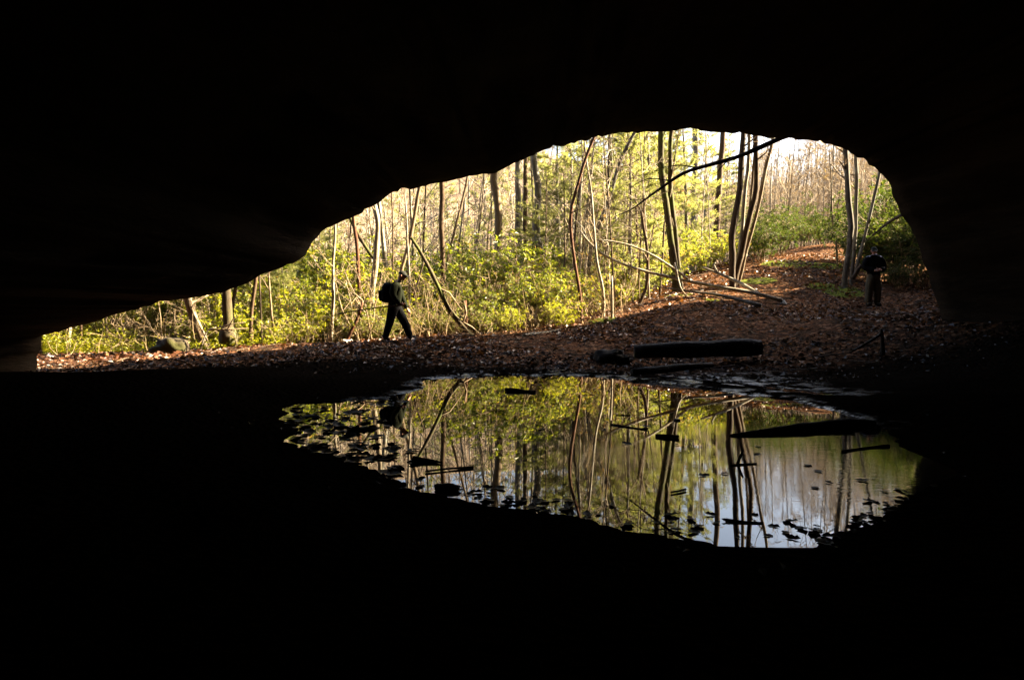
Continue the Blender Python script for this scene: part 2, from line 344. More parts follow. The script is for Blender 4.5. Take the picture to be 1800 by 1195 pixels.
# ------------------------------------------------------------ pool water
def water_mat():
    m, t, out = newmat('still_water'); b = N(t, 'ShaderNodeBsdfPrincipled'); b.inputs['Base Color'].default_value = (0.010, 0.0085, 0.005, 1)
    b.inputs['Roughness'].default_value = 0.0; b.inputs['IOR'].default_value = 1.33
    g = t.nodes.new('ShaderNodeNewGeometry'); pos = g.outputs['Position']
    mp = t.nodes.new('ShaderNodeMapping'); mp.inputs['Scale'].default_value = (0.7, 2.2, 1); t.links.new(pos, mp.inputs[0])
    n1 = N(t, 'ShaderNodeTexNoise', Scale=9.0, Detail=4.0, Distortion=0.8); t.links.new(mp.outputs[0], n1.inputs['Vector'])
    n2 = N(t, 'ShaderNodeTexNoise', Scale=0.5, Detail=2.0); t.links.new(pos, n2.inputs['Vector'])
    sx = t.nodes.new('ShaderNodeSeparateXYZ'); t.links.new(pos, sx.inputs[0])
    # a faint breeze patch beside the log on the right
    d = t.nodes.new('ShaderNodeVectorMath'); d.operation = 'DISTANCE'; t.links.new(pos, d.inputs[0]); q = onwater(1400, 815); d.inputs[1].default_value = tuple(q)
    rip = math_(t, 'MULTIPLY', mapr(t, d.outputs['Value'], 0.3, 2.0, 1.0, 0.0), mapr(t, n2.outputs[0], 0.38, 0.62))
    bp = N(t, 'ShaderNodeBump', Distance=0.01); t.links.new(n1.outputs[0], bp.inputs['Height'])
    t.links.new(math_(t, 'ADD', math_(t, 'MULTIPLY', rip, 0.09), 0.002), bp.inputs['Strength'])
    t.links.new(bp.outputs[0], b.inputs['Normal']); t.links.new(b.outputs[0], out.inputs[0]); return m
c0 = POOL.mean(0); ring = c0+(POOL-c0)*(1+1.0/np.linalg.norm(POOL-c0, axis=1)[:, None])
mb = MB(); mb.add(np.concatenate([np.r_[c0, 0][None], np.c_[ring, np.zeros(len(ring))]]), [[0, 1+(k+1) % len(ring), 1+k] for k in range(len(ring))])
water = kind(mb.build('pool_water', water_mat(), smooth=False), 'structure')

# ------------------------------------------------------------ the rock shelter
def rock_mat():
    m, t, out = newmat('cave_sandstone'); b = N(t, 'ShaderNodeBsdfPrincipled'); b.inputs['Roughness'].default_value = 0.95; b.inputs['Specular IOR Level'].default_value = 0.1
    g = t.nodes.new('ShaderNodeNewGeometry'); pos = g.outputs['Position']
    mp = t.nodes.new('ShaderNodeMapping'); mp.inputs['Scale'].default_value = (1, 1, 4); t.links.new(pos, mp.inputs[0])
    n = N(t, 'ShaderNodeTexNoise', Scale=1.2, Detail=7.0, Roughness=0.65); t.links.new(mp.outputs[0], n.inputs['Vector'])
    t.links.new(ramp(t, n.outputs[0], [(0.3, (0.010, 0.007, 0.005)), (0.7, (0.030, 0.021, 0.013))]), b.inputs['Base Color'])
    bp = N(t, 'ShaderNodeBump', Strength=0.8, Distance=0.08); t.links.new(n.outputs[0], bp.inputs['Height']); t.links.new(bp.outputs[0], b.inputs['Normal'])
    t.links.new(b.outputs[0], out.inputs[0]); return m
M['rock'] = rock_mat()
top = [(66,640),(64,627),(72,612),(72,588),(95,583),(130,575),(165,566),(200,553),(235,545),(262,537),(280,530),(320,526),(360,520),(390,513),(420,503),(440,495),(456,485),(480,475),(500,468),(520,460),(535,450),(546,432),(548,425),(560,412),(575,402),(590,393),(610,386),(636,375),(640,368),(660,361),(675,350),(690,338),(704,332),(740,328),(780,320),(820,311),(850,306),(868,306),(885,297),(900,288),(920,280),(945,270),(975,258),(1010,252),(1040,244),(1070,238),(1100,234),(1140,232),(1180,231),(1205,226),(1225,226),(1250,232),(1300,235),(1350,240),(1400,243),(1440,248),(1465,256),(1490,264),(1515,277),(1540,297),(1556,312),(1566,325),(1568,342),(1578,360),(1584,380),(1600,398),(1610,420),(1618,440),(1622,460),(1632,480),(1636,500),(1643,520),(1652,545),(1668,620),(1672,770),(1400,790),(900,800),(400,790),(60,770),(58,680)]
tp = np.array(top, float); tp2 = np.concatenate([tp, tp[:1]])
seg = np.linalg.norm(np.diff(tp2, axis=0), axis=1); cum = np.concatenate([[0], np.cumsum(seg)])
NT = 620; ts = np.linspace(0, cum[-1], NT, endpoint=False)
ox = np.interp(ts, cum, tp2[:, 0]); oy = np.interp(ts, cum, tp2[:, 1])
ang = np.arange(NT)/NT*2*math.pi
circ = np.stack([np.cos(ang)*3, np.sin(ang)*3], -1)
rg = (1.0+1.6*noise(circ, 3.1, 4))*(1.7*noise(circ, 21, 5)+1.6*np.abs(noise(circ, 47, 6))-.5)+.7*noise(circ, 90, 7)
ox = ox; oy = oy+np.where(oy < 640, rg, 0)
dm = 14.0+0.6*noise(circ, 1.1, 2)
lip = P(ox, oy, dm)
cen = np.array([0.5, 0, 1.2])
def ring_at(y, sc, amp, seed, up=0.0):
    v = lip.copy(); q = v-cen; q[:, 1] = 0
    v = cen + q*sc; v[:, 1] = y + (lip[:, 1]-14)*max(0, 1-abs(y-14)/3)
    nr = q/(np.linalg.norm(q, axis=1)[:, None]+1e-9)
    a = amp*(0.35+0.65*np.abs(fbm(np.c_[v[:, 0], np.full(NT, y), v[:, 2]], 0.7, 4, seed)))
    v = v+nr*a[:, None]
    v[:, 2] = np.where(lip[:, 2] < 0.0, np.minimum(v[:, 2], -1.2), v[:, 2]); v[:, 2] += up*(lip[:, 2] > 0.5)
    return v
rings = []
for y, sc, amp in ((-9.0, 0.05, 0), (-8.8, 0.5, .1), (-7, 1.0, .4), (-4, 1.15, .6), (-1, 1.2, .6), (2, 1.22, .7), (4.5, 1.22, .7), (6.5, 1.2, .7), (8, 1.19, .7), (9.3, 1.17, .6), (10.4, 1.15, .6), (11.3, 1.12, .5), (12.1, 1.09, .4), (12.8, 1.06, .3), (13.3, 1.03, .2), (13.7, 1.01, .1)):
    rings.append(ring_at(y, sc, amp, 40))
rings.append(lip)
ovh = sstep(lip[:, 2], 2.4, 3.8)
for dy, sc, amp, od, up_ in ((0.35, 1.06, 0.1, .3, 0), (0.8, 1.18, 0.3, 1.2, 0), (1.1, 1.40, 0.4, 3.0, .3), (1.4, 1.62, 0.5, 4.3, 1.2), (1.3, 1.9, 0.9, 4.8, 4), (1.2, 2.4, 1.2, 5.0, 9), (0.9, 3.2, 1.5, 4.5, 15), (-1.0, 4.2, 2.0, 2, 20), (-6.0, 4.6, 2.0, 0, 22)):  # unseen overhang and tall cliff, added to cut skylight at the mouth
    q = ring_at(14+dy, sc, amp, 60); q[:, 1] += 0.42*od*ovh; q[:, 2] += up_*sstep(lip[:, 2], 0.1, 0.7); rings.append(q)
mb = MB(); V = np.concatenate(rings); F = []
j = np.arange(NT); j2 = (j+1) % NT
for k in range(len(rings)-1): F.append(np.stack([k*NT+j, (k+1)*NT+j, (k+1)*NT+j2, k*NT+j2], -1))
mb.add(V, np.concatenate(F))
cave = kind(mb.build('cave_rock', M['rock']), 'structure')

# ------------------------------------------------------------ plant builders
TWIG = 0.003
def bend(p0, d, L, n, r, wob=0.12, up=0.0):
    pts = [np.array(p0, float)]; d = np.array(d, float)/np.linalg.norm(d)
    for k in range(n):
        d = d + r.normal(0, wob, 3); d[2] += up; d /= np.linalg.norm(d); pts.append(pts[-1]+d*L/n)
    return np.array(pts), d
def grow(mb, p0, d, L, r0, lev, r, k=4, nb=4, ends=None, up=0.05, mat=0, spread=0.9):
    n = 5 if lev > 1 else 3
    pts, de = bend(p0, d, L, n, r, 0.13, up)
    mb.tube(pts, np.linspace(r0, max(r0*0.35, TWIG), n+1), k if lev > 1 else 3, mat, False)
    if ends is not None and lev <= 1: ends.append((pts[-1], de, L))
    if lev > 0:
        for q in range(nb):
            f = r.uniform(0.25, 1.0); i0 = min(int(f*n), n-1); fr = f*n-i0; p = pts[i0]*(1-fr)+pts[i0+1]*fr
            ax = r.normal(0, 1, 3); ax /= np.linalg.norm(ax); t = pts[i0+1]-pts[i0]; t /= np.linalg.norm(t)
            nd = t+ax*spread; grow(mb, p, nd, L*r.uniform(0.35, 0.65)*(1.1-0.4*f), r0*(1-0.6*f)*0.55, lev-1, r, k, nb, ends, up, mat, spread)
class Crown:
    def __init__(s): s.items = []
    def new(s): b = MB(); s.items.append(b); return b
    def tube(s, *a, **k): s.new().tube(*a, **k)
def crown_on(mb, path, rad, r, f0=0.3, nb=14, L=2.0, lev=2, sub=4, elev=0.7):
    path = np.asarray(path); n = len(path)-1
    for q in range(nb):
        f = f0+(1-f0)*(q+r.uniform())/nb; i0 = min(int(f*n), n-1); fr = f*n-i0
        p = path[i0]*(1-fr)+path[i0+1]*fr; rr = np.interp(f, [0, 1], [rad[0], rad[1]])
        a = r.uniform(0, 2*math.pi); d = np.array([math.cos(a), math.sin(a), elev+r.uniform(-0.4, 0.5)])
        grow(mb.new(), p, d, L*r.uniform(0.5, 1.0)*(1.15-0.6*f), min(rr*0.5, 0.05), lev, r, 4, sub)
def whorls(mb, ends, r, L=0.11, Wd=0.038, n=7, spread=0.0, mat=0, droop=0.2):
    c, d, nn, LL = [], [], [], []
    for p, de, _ in ends:
        for q in range(n):
            a = q*2.4+r.uniform(0, 1); h = np.cross(de, r.normal(0, 1, 3)); h /= np.linalg.norm(h)+1e-9
            dd = h+de*r.uniform(-0.1, 0.8); dd[2] -= droop*r.uniform(0, 1)
            c.append(p-de*r.uniform(0, 0.08)); d.append(dd); nn.append(np.array([0, 0, 1.0])+r.normal(0, 0.45, 3)); LL.append(L*r.uniform(0.65, 1.25))
    LL = np.array(LL)
    mb.leaves(np.array(c), np.array(d), np.array(nn), LL, LL*Wd/L, 0.2, mat)
def shrub_proto(seed, h, w, nst, lm, leafL=0.115, leafW=0.04, nleaf=7, dens=1.0, lean=0.55, sub=4):
    r = np.random.default_rng(seed); st = MB(); ends = []
    for q in range(nst):
        a = r.uniform(0, 2*math.pi); d = np.array([math.cos(a)*lean*r.uniform(.2, 1.2), math.sin(a)*lean*r.uniform(.2, 1.2), 1.0])
        L = h*r.uniform(0.6, 1.05); p0 = np.array([math.cos(a)*w*.15, math.sin(a)*w*.15, -0.1])
        pts, de = bend(p0, d, L, 6, r, 0.12, 0.02); rr = 0.018*h/2.5
        st.tube(pts, np.linspace(rr*1.3, rr*.4, 7), 5, 0, False)
        for b in range(int(6*dens)):
            f = r.uniform(0.2, 1.0); i0 = min(int(f*6), 5); p = pts[i0]+(pts[i0+1]-pts[i0])*(f*6-i0)
            aa = r.uniform(0, 6.28); dd = np.array([math.cos(aa), math.sin(aa), r.uniform(0.0, 0.9)])
            grow(st, p, dd, w*r.uniform(.3, .6), rr*.6, 1, r, 4, sub, ends, 0.06)
            ends.append((p, dd/np.linalg.norm(dd), 1))
    lf = MB(); whorls(lf, ends, r, leafL, leafW, nleaf)
    return st.mesh('stems', M['twig']), lf.mesh('foliage', lm, False)
LAUREL = [shrub_proto(100+i, 2.4, 1.9, 9, M['laurel'], 0.12, 0.045, 8, 1.4, sub=5) for i in range(5)]
SUNNY = [shrub_proto(120+i, 1.6, 1.5, 9, M['yellow'], 0.10, 0.045, 7, 1.2) for i in range(3)]
RHODO = [shrub_proto(140+i, 3.2, 2.6, 9, M['rhodo'], 0.17, 0.05, 9, 1.5, sub=5) for i in range(3)]
def shrub(protos, x, y, h, label, name='laurel_shrub', cat='shrub', group=None, hp=2.4, wide=1.0, sink=0.0):
    st, lf = protos[int(rng.integers(len(protos)))]
    o = thing(name, label, cat, (x, y, gz(x, y)-sink), group); o.rotation_euler.z = rng.uniform(0, 6.28)
    k = h/hp; o.scale = (k*wide, k*wide, k)
    inst('stems', st, o); inst('foliage', lf, o); return o

# ------------------------------------------------------------ trunks traced by place: base on the ground at its own distance
def extend(pts, top_z, r, drift=None):
    pts = [np.array(p, float) for p in pts]
    d = pts[-1]-pts[-2]; d /= np.linalg.norm(d)
    while pts[-1][2] < top_z and len(pts) < 40:
        d = d+r.normal(0, 0.05, 3); d[2] = max(d[2], 0.5)+0.04; d /= np.linalg.norm(d); pts.append(pts[-1]+d*1.0)
    return pts
def refine(pts, rad, m=3):
    pts = np.asarray(pts); n = len(pts); t = np.arange(n); tt = np.linspace(0, n-1, (n-1)*m+1)
    # catmull-rom
    ext = np.concatenate([[2*pts[0]-pts[1]], pts, [2*pts[-1]-pts[-2]]])
    i = np.minimum(tt.astype(int), n-2); f = (tt-i)[:, None]
    p0, p1, p2, p3 = ext[i], ext[i+1], ext[i+2], ext[i+3]
    q = 0.5*((2*p1)+(-p0+p2)*f+(2*p0-5*p1+4*p2-p3)*f**2+(-p0+3*p1-3*p2+p3)*f**3)
    return q, np.interp(tt, t, rad)
def stem(path, d, wb, wt, topz, r, taper_to=0.35, depth_jit=0.0):
    """path: pixel points base->top seen from the camera, at distance d; returns world polyline and radii"""
    ds = np.full(len(path), float(d)) + (np.linspace(0, 1, len(path))*depth_jit)
    pts = [P(a, b, q) for (a, b), q in zip(path, ds)]
    g = gz(pts[0][0], pts[0][1]); base = pts[0]
    if base[2] > g-0.05: pts = [np.array([base[0]+(base[0]-pts[1][0])*0.1, base[1], g-0.12])]+pts
    nvis = len(pts); pts = extend(pts, topz, r) if topz else pts
    s_ = d/1200.0; rb, rt = wb*s_/2, wt*s_/2
    rad = list(np.linspace(rb, rt, nvis)); rad[0] *= 1.15
    ne = len(pts)-nvis; rad += list(np.linspace(rt, max(rt*taper_to*0.4, 0.006), ne+1)[1:]) if ne else []
    return refine(pts, rad)
def tree(name, label, cat, stems, d, bark_, topz=9.0, group=None, nb=12, L=1.6, lev=2, f0=0.35, sub=3, seed=0, k=8, depth_jit=0.0, crownmat=None, extra=None):
    r = np.random.default_rng(1000+seed+int(stems[0][0][0][0])); root = None; cr = Crown()
    for si, (path, wb, wt) in enumerate(stems):
        pts, rad = stem(path, d+0.12*si, wb, wt, topz, r, depth_jit=depth_jit)
        rad = rad*(1+0.13*noise(pts*2.3, 1.0, 77+si)); wv = np.c_[noise(pts, 1.3, 80+si), 0*rad, 0*rad]*rad[:, None]*0.7; pts = pts+wv
        if root is None:
            q = pts[0]; root = thing(name, label, cat, (q[0], q[1], gz(q[0], q[1])), group)
        tb = MB(); tb.tube(pts, rad, k); tb.build('trunk', M[bark_ if isinstance(bark_, str) else bark_[si]], root)
        crown_on(cr, pts, (rad[0], rad[-1]), r, f0, nb, L, lev, sub)
    if extra: extra(cr, root, r)
    for it in cr.items: it.build('branch', M[crownmat or 'twig'], root)
    return root

g_b = None
T = tree
# left part of the view
T('leaning_tree', 'thick leaning sunlit trunk slanting left under the low cave roof', 'tree', [([(366,614),(352,580),(340,550),(331,524),(322,495)], 17, 13)], 18.3, 'tan', 6, nb=6, L=1.4)
T('tree', 'dark mossy trunk with swollen burl at its foot, pale stem pressed beside it', 'tree', [([(404,614),(402,595),(401,560),(400,510),(399,470)], 20, 17), ([(417,612),(411,580),(408,545),(414,505),(418,470)], 8, 6)], 18.0, 'moss', 8, nb=7, L=1.5,
  extra=lambda cr, root, r: (lambda b: b.build('burl', M['moss'], root))((lambda b: (b.tube(np.array([P(402, 612, 18), P(402, 604, 18), P(401, 592, 18), P(400, 580, 18), P(400, 574, 18)]), [0.17, 0.24, 0.25, 0.2, 0.14], 9), b)[1])(MB())))
T('sapling', 'crooked pale antler-like sapling with level twigs before the burled trunk', 'sapling', [([(352,617),(358,596),(366,580),(380,576)], 4, 2)], 17.6, 'pale', None, nb=0,
  extra=lambda cr, root, r: [cr.tube(np.array([P(a, b, 17.6) for a, b in pl]), [0.018, 0.013, 0.006], 4) for pl in ([(366,580),(398,579),(436,577)], [(380,577),(405,570),(432,566)], [(390,578),(412,586),(418,612)], [(400,578),(410,560),(424,552)])])
T('tree', 'slim straight brown trunk, first one right of the burled trunk', 'tree', [([(438,611),(440,575),(442,540),(448,495),(452,450)], 8, 6)], 18.2, 'brown', 8, nb=9, L=1.2)
T('sapling', 'very thin dark sapling standing right of the slim brown trunk', 'sapling', [([(459,610),(459,570),(457,530),(455,480)], 4, 3)], 18.4, 'dark', 6, nb=8, L=0.8)
T('sapling', 'thin bent tan sapling, third upright stem right of the burled trunk', 'sapling', [([(486,609),(480,575),(476,540),(472,480)], 5, 3)], 18.6, 'tan', 7, nb=9, L=0.9)
T('tree', 'short white trunk at the far left tip of the cave mouth', 'tree', [([(122,612),(122,590),(123,570),(124,540)], 7, 6)], 20.5, 'pale', 6, nb=6, L=1.2)
T('tree', 'slim brown trunk just right of the white trunk at far left', 'tree', [([(146,612),(143,590),(142,570),(143,540)], 5, 4)], 21, 'brown', 6, nb=6, L=1.2)
T('sapling', 'dark forked sapling inside the laurels at far left', 'sapling', [([(186,615),(188,590),(187,570),(184,540)], 4, 3), ([(187,600),(196,575),(202,545)], 3, 2)], 21, 'dark', 5, nb=6, L=0.9)
T('sapling', 'straight bright cream pole sapling left of the walking man', 'sapling', [([(583,605),(585,560),(586,500),(587,440),(588,390),(588,340)], 7, 4)], 18.3, 'pale', 10, nb=8, L=0.7, f0=0.5)
T('tree', 'reddish dark slim trunk between the cream pole and the twisted pale trunk', 'tree', [([(634,604),(632,560),(630,500),(627,440),(622,390),(620,340)], 7, 6)], 20.5, 'red', 10, nb=9, L=1.2, f0=0.5)
T('tree', 'mossy yellow trunk leaning left across the reddish trunk', 'tree', [([(668,480),(652,448),(634,420),(618,388),(606,360)], 7, 6)], 23.0, 'moss', 9, nb=6, L=1.2, f0=0.5)
T('tree', 'twisted two-tone trunk lit white on the right, behind the walking man', 'tree', [([(652,602),(652,560),(655,515),(660,470),(664,430),(664,395),(659,365),(655,330)], 11, 8)], 20.0, 'pale', 10, nb=8, L=1.3, f0=0.45)
T('tree', 'pale slanting trunk touching the twisted trunk on its right', 'tree', [([(686,540),(680,480),(674,430),(669,385),(664,340)], 9, 7)], 24, 'pale', 11, nb=7, L=1.3, f0=0.45)
T('sapling', 'hair-thin brown sapling directly above the walking man backpack', 'sapling', [([(690,580),(690,480),(691,420),(689,345),(688,300)], 3, 2)], 21, 'brown', 9, nb=10, L=0.8)
T('sapling', 'thin forked sapling just left of the leaning pole above the cap', 'sapling', [([(716,600),(716,480),(715,400),(713,340),(712,300)], 4, 3)], 23, 'grey', 10, nb=9, L=0.9)
T('leaning_tree', 'slender trunk leaning right that rises from behind the walking man cap', 'tree', [([(690,560),(706,478),(718,430),(728,380),(740,328),(750,290)], 8, 6)], 20.5, 'tan', 10, nb=7, L=1.0, f0=0.5)
T('sapling', 'straight lit sapling close in front of the walking man', 'sapling', [([(720,590),(720,540),(719,490),(717,430),(714,380)], 5, 3)], 19.5, 'pale', 8, nb=8, L=0.8)
T('fallen_tree', 'broken mossy trunk leaning left with its foot right of the walking man', 'fallen tree', [([(829,592),(812,572),(790,545),(772,508),(752,470),(736,440),(722,418)], 10, 5)], 18.2, 'moss', None, nb=0,
  extra=lambda cr, root, r: [cr.tube(np.array([P(a, b, 18.2) for a, b in pl]), [0.04, 0.02, 0.01], 5) for pl in ([(772,508),(790,515),(812,545)], [(812,572),(820,550),(816,528)], [(800,560),(830,575),(846,590)])])
T('dead_stub', 'reddish broken stub leaning right with a pale twig, left of the walking man stick', 'stub', [([(609,603),(618,580),(628,558),(637,528)], 7, 5)], 18.0, 'red', None, nb=0,
  extra=lambda cr, root, r: [cr.tube(np.array([P(a, b, 18.0) for a, b in pl]), [0.025, 0.018, 0.01], 5) for pl in ([(637,528),(626,518),(612,511)],)])
T('tree', 'straight dark trunk bright on its right edge behind the broken mossy trunk', 'tree', [([(780,600),(779,540),(778,480),(777,400),(777,322),(777,270)], 10, 8)], 21.5, 'brown', 12, nb=14, L=1.4, f0=0.35)
T('sapling', 'bowed pale sapling curving up right from the straight dark trunk', 'sapling', [([(776,580),(780,500),(788,450),(805,380),(818,330),(826,290)], 5, 4)], 22, 'tan', 10, nb=8, L=0.9)
T('dead_stub', 'short upright dead stub right of the broken mossy trunk foot', 'stub', [([(820,592),(819,560),(818,528)], 5, 4)], 18.6, 'red', None, nb=0)
T('sapling', 'slender dark sapling forking in front of the straight dark trunk', 'sapling', [([(730,560),(728,520),(738,485),(745,460)], 4, 3), ([(728,520),(722,490),(718,470)], 3, 2)], 20, 'dark', None, nb=5, L=0.5)
# middle
T('tree', 'stout tan trunk under the dip of the roof, left of the trunk trio', 'tree', [([(877,560),(876,520),(874,440),(872,360),(871,300),(870,240)], 15, 13)], 27, 'tan', 15, nb=10, L=2.0, f0=0.5)
T('tree', 'grey shaded trunk, left one of the trio right of the stout tan trunk', 'tree', [([(915,560),(914,500),(912,400),(911,285),(910,230)], 12, 10)], 31, 'grey', 17, nb=9, L=2.0, f0=0.55)
T('tree', 'slim brown trunk, middle one of the trio under the roof', 'tree', [([(927,560),(925,470),(923,380),(924,282),(925,230)], 9, 7)], 29, 'brown', 16, nb=9, L=1.8, f0=0.5)
T('tree', 'dark trunk with pale broken patches, right one of the trio under the roof', 'tree', [([(953,510),(950,470),(946,420),(943,350),(941,275),(939,230)], 14, 11)], 27, 'grey', 15, nb=14, L=1.8, f0=0.35)
T('sapling', 'white bare stem slanting left between the trio trunks', 'sapling', [([(915,540),(928,490),(936,450),(938,400)], 6, 4)], 27.5, 'pale', 10, nb=5, L=0.9)
T('sapling', 'dark bow-shaped sapling arching right below the middle of the roof', 'sapling', [([(1022,545),(1016,500),(1008,450),(1003,400),(1006,360),(1020,310),(1034,268),(1045,240)], 6, 5)], 20.5, 'red', 8.5, nb=9, L=1.0)
T('sapling', 'straight tan sapling standing in the thicket right of the bow-shaped one', 'sapling', [([(1062,552),(1060,510),(1050,465),(1046,430),(1042,380)], 6, 4)], 20.5, 'pale', 8, nb=10, L=1.0)
T('tree', 'pale leaning trunk rising right out of the central thicket to the roof', 'tree', [([(1020,545),(1036,445),(1055,385),(1072,345),(1090,285),(1112,240)], 8, 6)], 24, 'grey', 11, nb=10, L=1.2, f0=0.3)
T('sapling', 'fine dark vertical sapling left of the twin trunks', 'sapling', [([(1066,545),(1065,470),(1066,400),(1069,320),(1071,240)], 4, 3)], 24, 'dark', 10, nb=10, L=0.9)
T('sapling', 'light vertical pole at left of the central thicket', 'sapling', [([(1018,540),(1019,470),(1020,400),(1021,340)], 4, 3)], 23, 'pale', 10, nb=10, L=0.9)
T('dead_stub', 'upright broken pale stub at the front of the central thicket', 'stub', [([(1077,552),(1076,520),(1075,485)], 5, 4)], 19.9, 'pale', None, nb=0)
T('sapling', 'Y-topped dark sapling with curved foot left of the twin trunks', 'sapling', [([(1125,533),(1136,505),(1138,460),(1134,410),(1128,372)], 7, 5)], 22, 'brown', None, nb=6, L=0.6, f0=0.5,
  extra=lambda cr, root, r: [cr.tube(np.array([P(a, b, 22) for a, b in pl]), [0.04, 0.025, 0.012], 5) for pl in ([(1129,376),(1122,362),(1116,350)], [(1129,376),(1134,358),(1140,335)])])
T('twin_tree', 'mossy twin trunks that rise side by side on the bank left of the fallen branches', 'tree', [([(1187,512),(1183,450),(1174,380),(1166,310),(1162,232),(1160,180)], 13, 10), ([(1194,508),(1190,450),(1183,380),(1178,310),(1181,240),(1184,180)], 10, 7)], 24, 'moss', 12, nb=8, L=1.5, f0=0.5)
T('tree', 'far grey trunk lit on the right, third from the stem cluster leftwards', 'tree', [([(1216,480),(1218,440),(1220,330),(1222,226),(1223,160)], 11, 9)], 42, 'grey', 20, nb=12, L=2.4, f0=0.45)
T('tree', 'far straight brown trunk standing next left of the stem cluster', 'tree', [([(1256,470),(1259,420),(1264,330),(1269,232),(1271,170)], 11, 9)], 36, 'brown', 18, nb=12, L=2.2, f0=0.45)
T('clump_tree', 'clump of five leaning stems from one foot at the right of the opening', 'tree', [
   ([(1288,507),(1286,470),(1284,430),(1292,380),(1299,330),(1304,270),(1307,230),(1309,190)], 13, 9),
   ([(1292,506),(1298,470),(1310,410),(1326,350),(1329,300),(1328,235),(1327,190)], 11, 8),
   ([(1296,504),(1306,470),(1318,420),(1333,360),(1346,300),(1358,245),(1366,190)], 7, 5),
   ([(1290,500),(1300,440),(1308,370),(1314,300),(1318,235),(1320,190)], 8, 6),
   ([(1294,500),(1304,440),(1314,380),(1324,320),(1326,240)], 6, 4)], 24, ['dark', 'brown', 'tan', 'pale', 'brown'], 11, nb=7, L=1.2, f0=0.5, k=8)
# right
T('tree', 'grey lichen trunk at right, leftmost stem near the standing man', 'tree', [([(1485,503),(1490,440),(1494,380),(1490,320),(1486,262),(1484,210)], 11, 9)], 23, 'grey', 10, nb=9, L=1.3, f0=0.4)
T('tree', 'thinner grey stem just right of the lichen trunk near the standing man', 'tree', [([(1496,500),(1500,440),(1504,380),(1506,320),(1504,270),(1503,220)], 7, 6)], 23.3, 'grey', 9, nb=8, L=1.2, f0=0.4)
T('leaning_tree', 'slim stem leaning right towards the rock behind the standing man', 'tree', [([(1499,500),(1508,460),(1522,410),(1536,350),(1547,300),(1556,260)], 6, 5)], 23.6, 'grey', 9, nb=8, L=1.2, f0=0.4)
T('sapling', 'thin young stem on the path bank left of the lichen trunk', 'sapling', [([(1474,470),(1470,430),(1464,390),(1462,350)], 4, 3)], 29, 'tan', 9, nb=8, L=0.9)

# ------------------------------------------------------------ fallen and hanging wood
def wood(name, label, cat, lines, mat, sides=7, part=None):
    q = lines[0][0][0]; root = thing(name, label, cat, q)
    for i, (pts, rad) in enumerate(lines):
        b = MB(); p, rr = refine(np.array(pts), rad, 3); b.tube(p, rr*(1+0.10*noise(p*3, 1, 5)+0.10*noise(p*11, 1, 6)), sides if i == 0 else 5)
        b.build('stem' if i == 0 else 'side_branch', M[mat], root)
    return root
wood('drooping_limb', 'long dark bare limb drooping down left across the top right of the opening', 'branch', [
  ([P(1450,216,15.0),P(1410,230,15.6),P(1372,243,16),P(1330,262,16),P(1290,278,16.2),P(1240,292,16.4),P(1200,305,16.5),P(1160,332,16.6),P(1135,350,16.7),P(1110,368,16.8),P(1080,381,16.9)], [.07,.065,.058,.055,.05,.045,.04,.03,.024,.016,.008]),
  ([P(1228,296,16.4),P(1200,291,16.3),P(1180,292,16.2),P(1158,296,16.1)], [.02,.016,.012,.006]), ([P(1290,278,16.2),P(1276,286,16.0),P(1261,302,15.9)], [.022,.016,.008]),
  ([P(1180,318,16.5),P(1145,314,16.6),P(1125,320,16.8),P(1108,330,16.9)], [.016,.013,.009,.005]), ([P(1135,350,16.7),P(1110,352,16.6),P(1082,358,16.5)], [.013,.009,.005]), ([P(1146,315,16.6),P(1142,330,16.6),P(1136,345,16.6)], [.008,.006,.004])], 'dark')
wood('fallen_tree', 'bare fallen tree whose pale forked branches sweep up left from the path edge', 'fallen tree', [
  ([P(1376,529,21.6),P(1330,516,21.8),P(1280,507,22),P(1230,498,22),P(1190,490,21.8),P(1140,478,21.5),P(1100,466,21.2),P(1060,447,21),P(1034,424,20.8),P(1020,405,20.6)], [.068,.064,.058,.052,.048,.044,.04,.034,.027,.014]),
  ([P(1215,495,22),P(1190,476,21.7),P(1150,450,21.4),P(1110,432,21.2),P(1075,424,21),P(1045,421,20.9)], [.044,.04,.035,.03,.024,.014]),
  ([P(1340,520,21.8),P(1300,497,22.2),P(1262,480,22.4),P(1235,470,22.6)], [.06,.055,.05,.03]),
  ([P(1262,480,22.4),P(1255,466,22.4),P(1258,462,22.4)], [.035,.03,.02]),
  ([P(1376,529,21.6),P(1382,536,21.4),P(1372,533,21.3)], [.06,.04,.02]),
  ([P(1190,490,21.8),P(1186,462,21.7),P(1196,505,21.6),P(1210,522,21.4)], [.03,.03,.025,.012]),
  ([P(1034,424,20.8),P(1024,400,20.9),P(1003,380,21)], [.016,.012,.006])], 'pale')
wood('fallen_branch', 'straight dead branch lying on the leaves below the fallen tree', 'branch', [
  ([P(1338,537,20.6),P(1300,527,21),P(1262,518,21.4),P(1220,513,21.8),P(1150,503,22)], [.06,.05,.045,.035,.02])], 'grey')
def lying(name, label, cat, a, b, r0, r1, mat, sag=0.0, n=6, sides=8):
    a = np.array(a); b = np.array(b); t = np.linspace(0, 1, n)[:, None]; p = a+(b-a)*t; p[:, 2] += 0.03*noise(p*2.0, 1, 8)*min(1, r0*40); p[:, :2] += (np.linalg.norm(b-a)*.05*np.sin(np.linspace(0, 3, n)))[:, None]*np.array([.2, 1.0])*(1 if (len(label) % 2) else -1)
    m_ = MB(); pp, rr = refine(p, np.linspace(r0, r1, n)); m_.tube(pp, rr*(1+0.22*noise(pp*9, 1, 4)), sides)
    return tag(m_.build(name, M[mat], loc=tuple(a)), label, cat)
q = hit(920, 592, 15, 30); q2 = hit(985, 580, 15, 30)
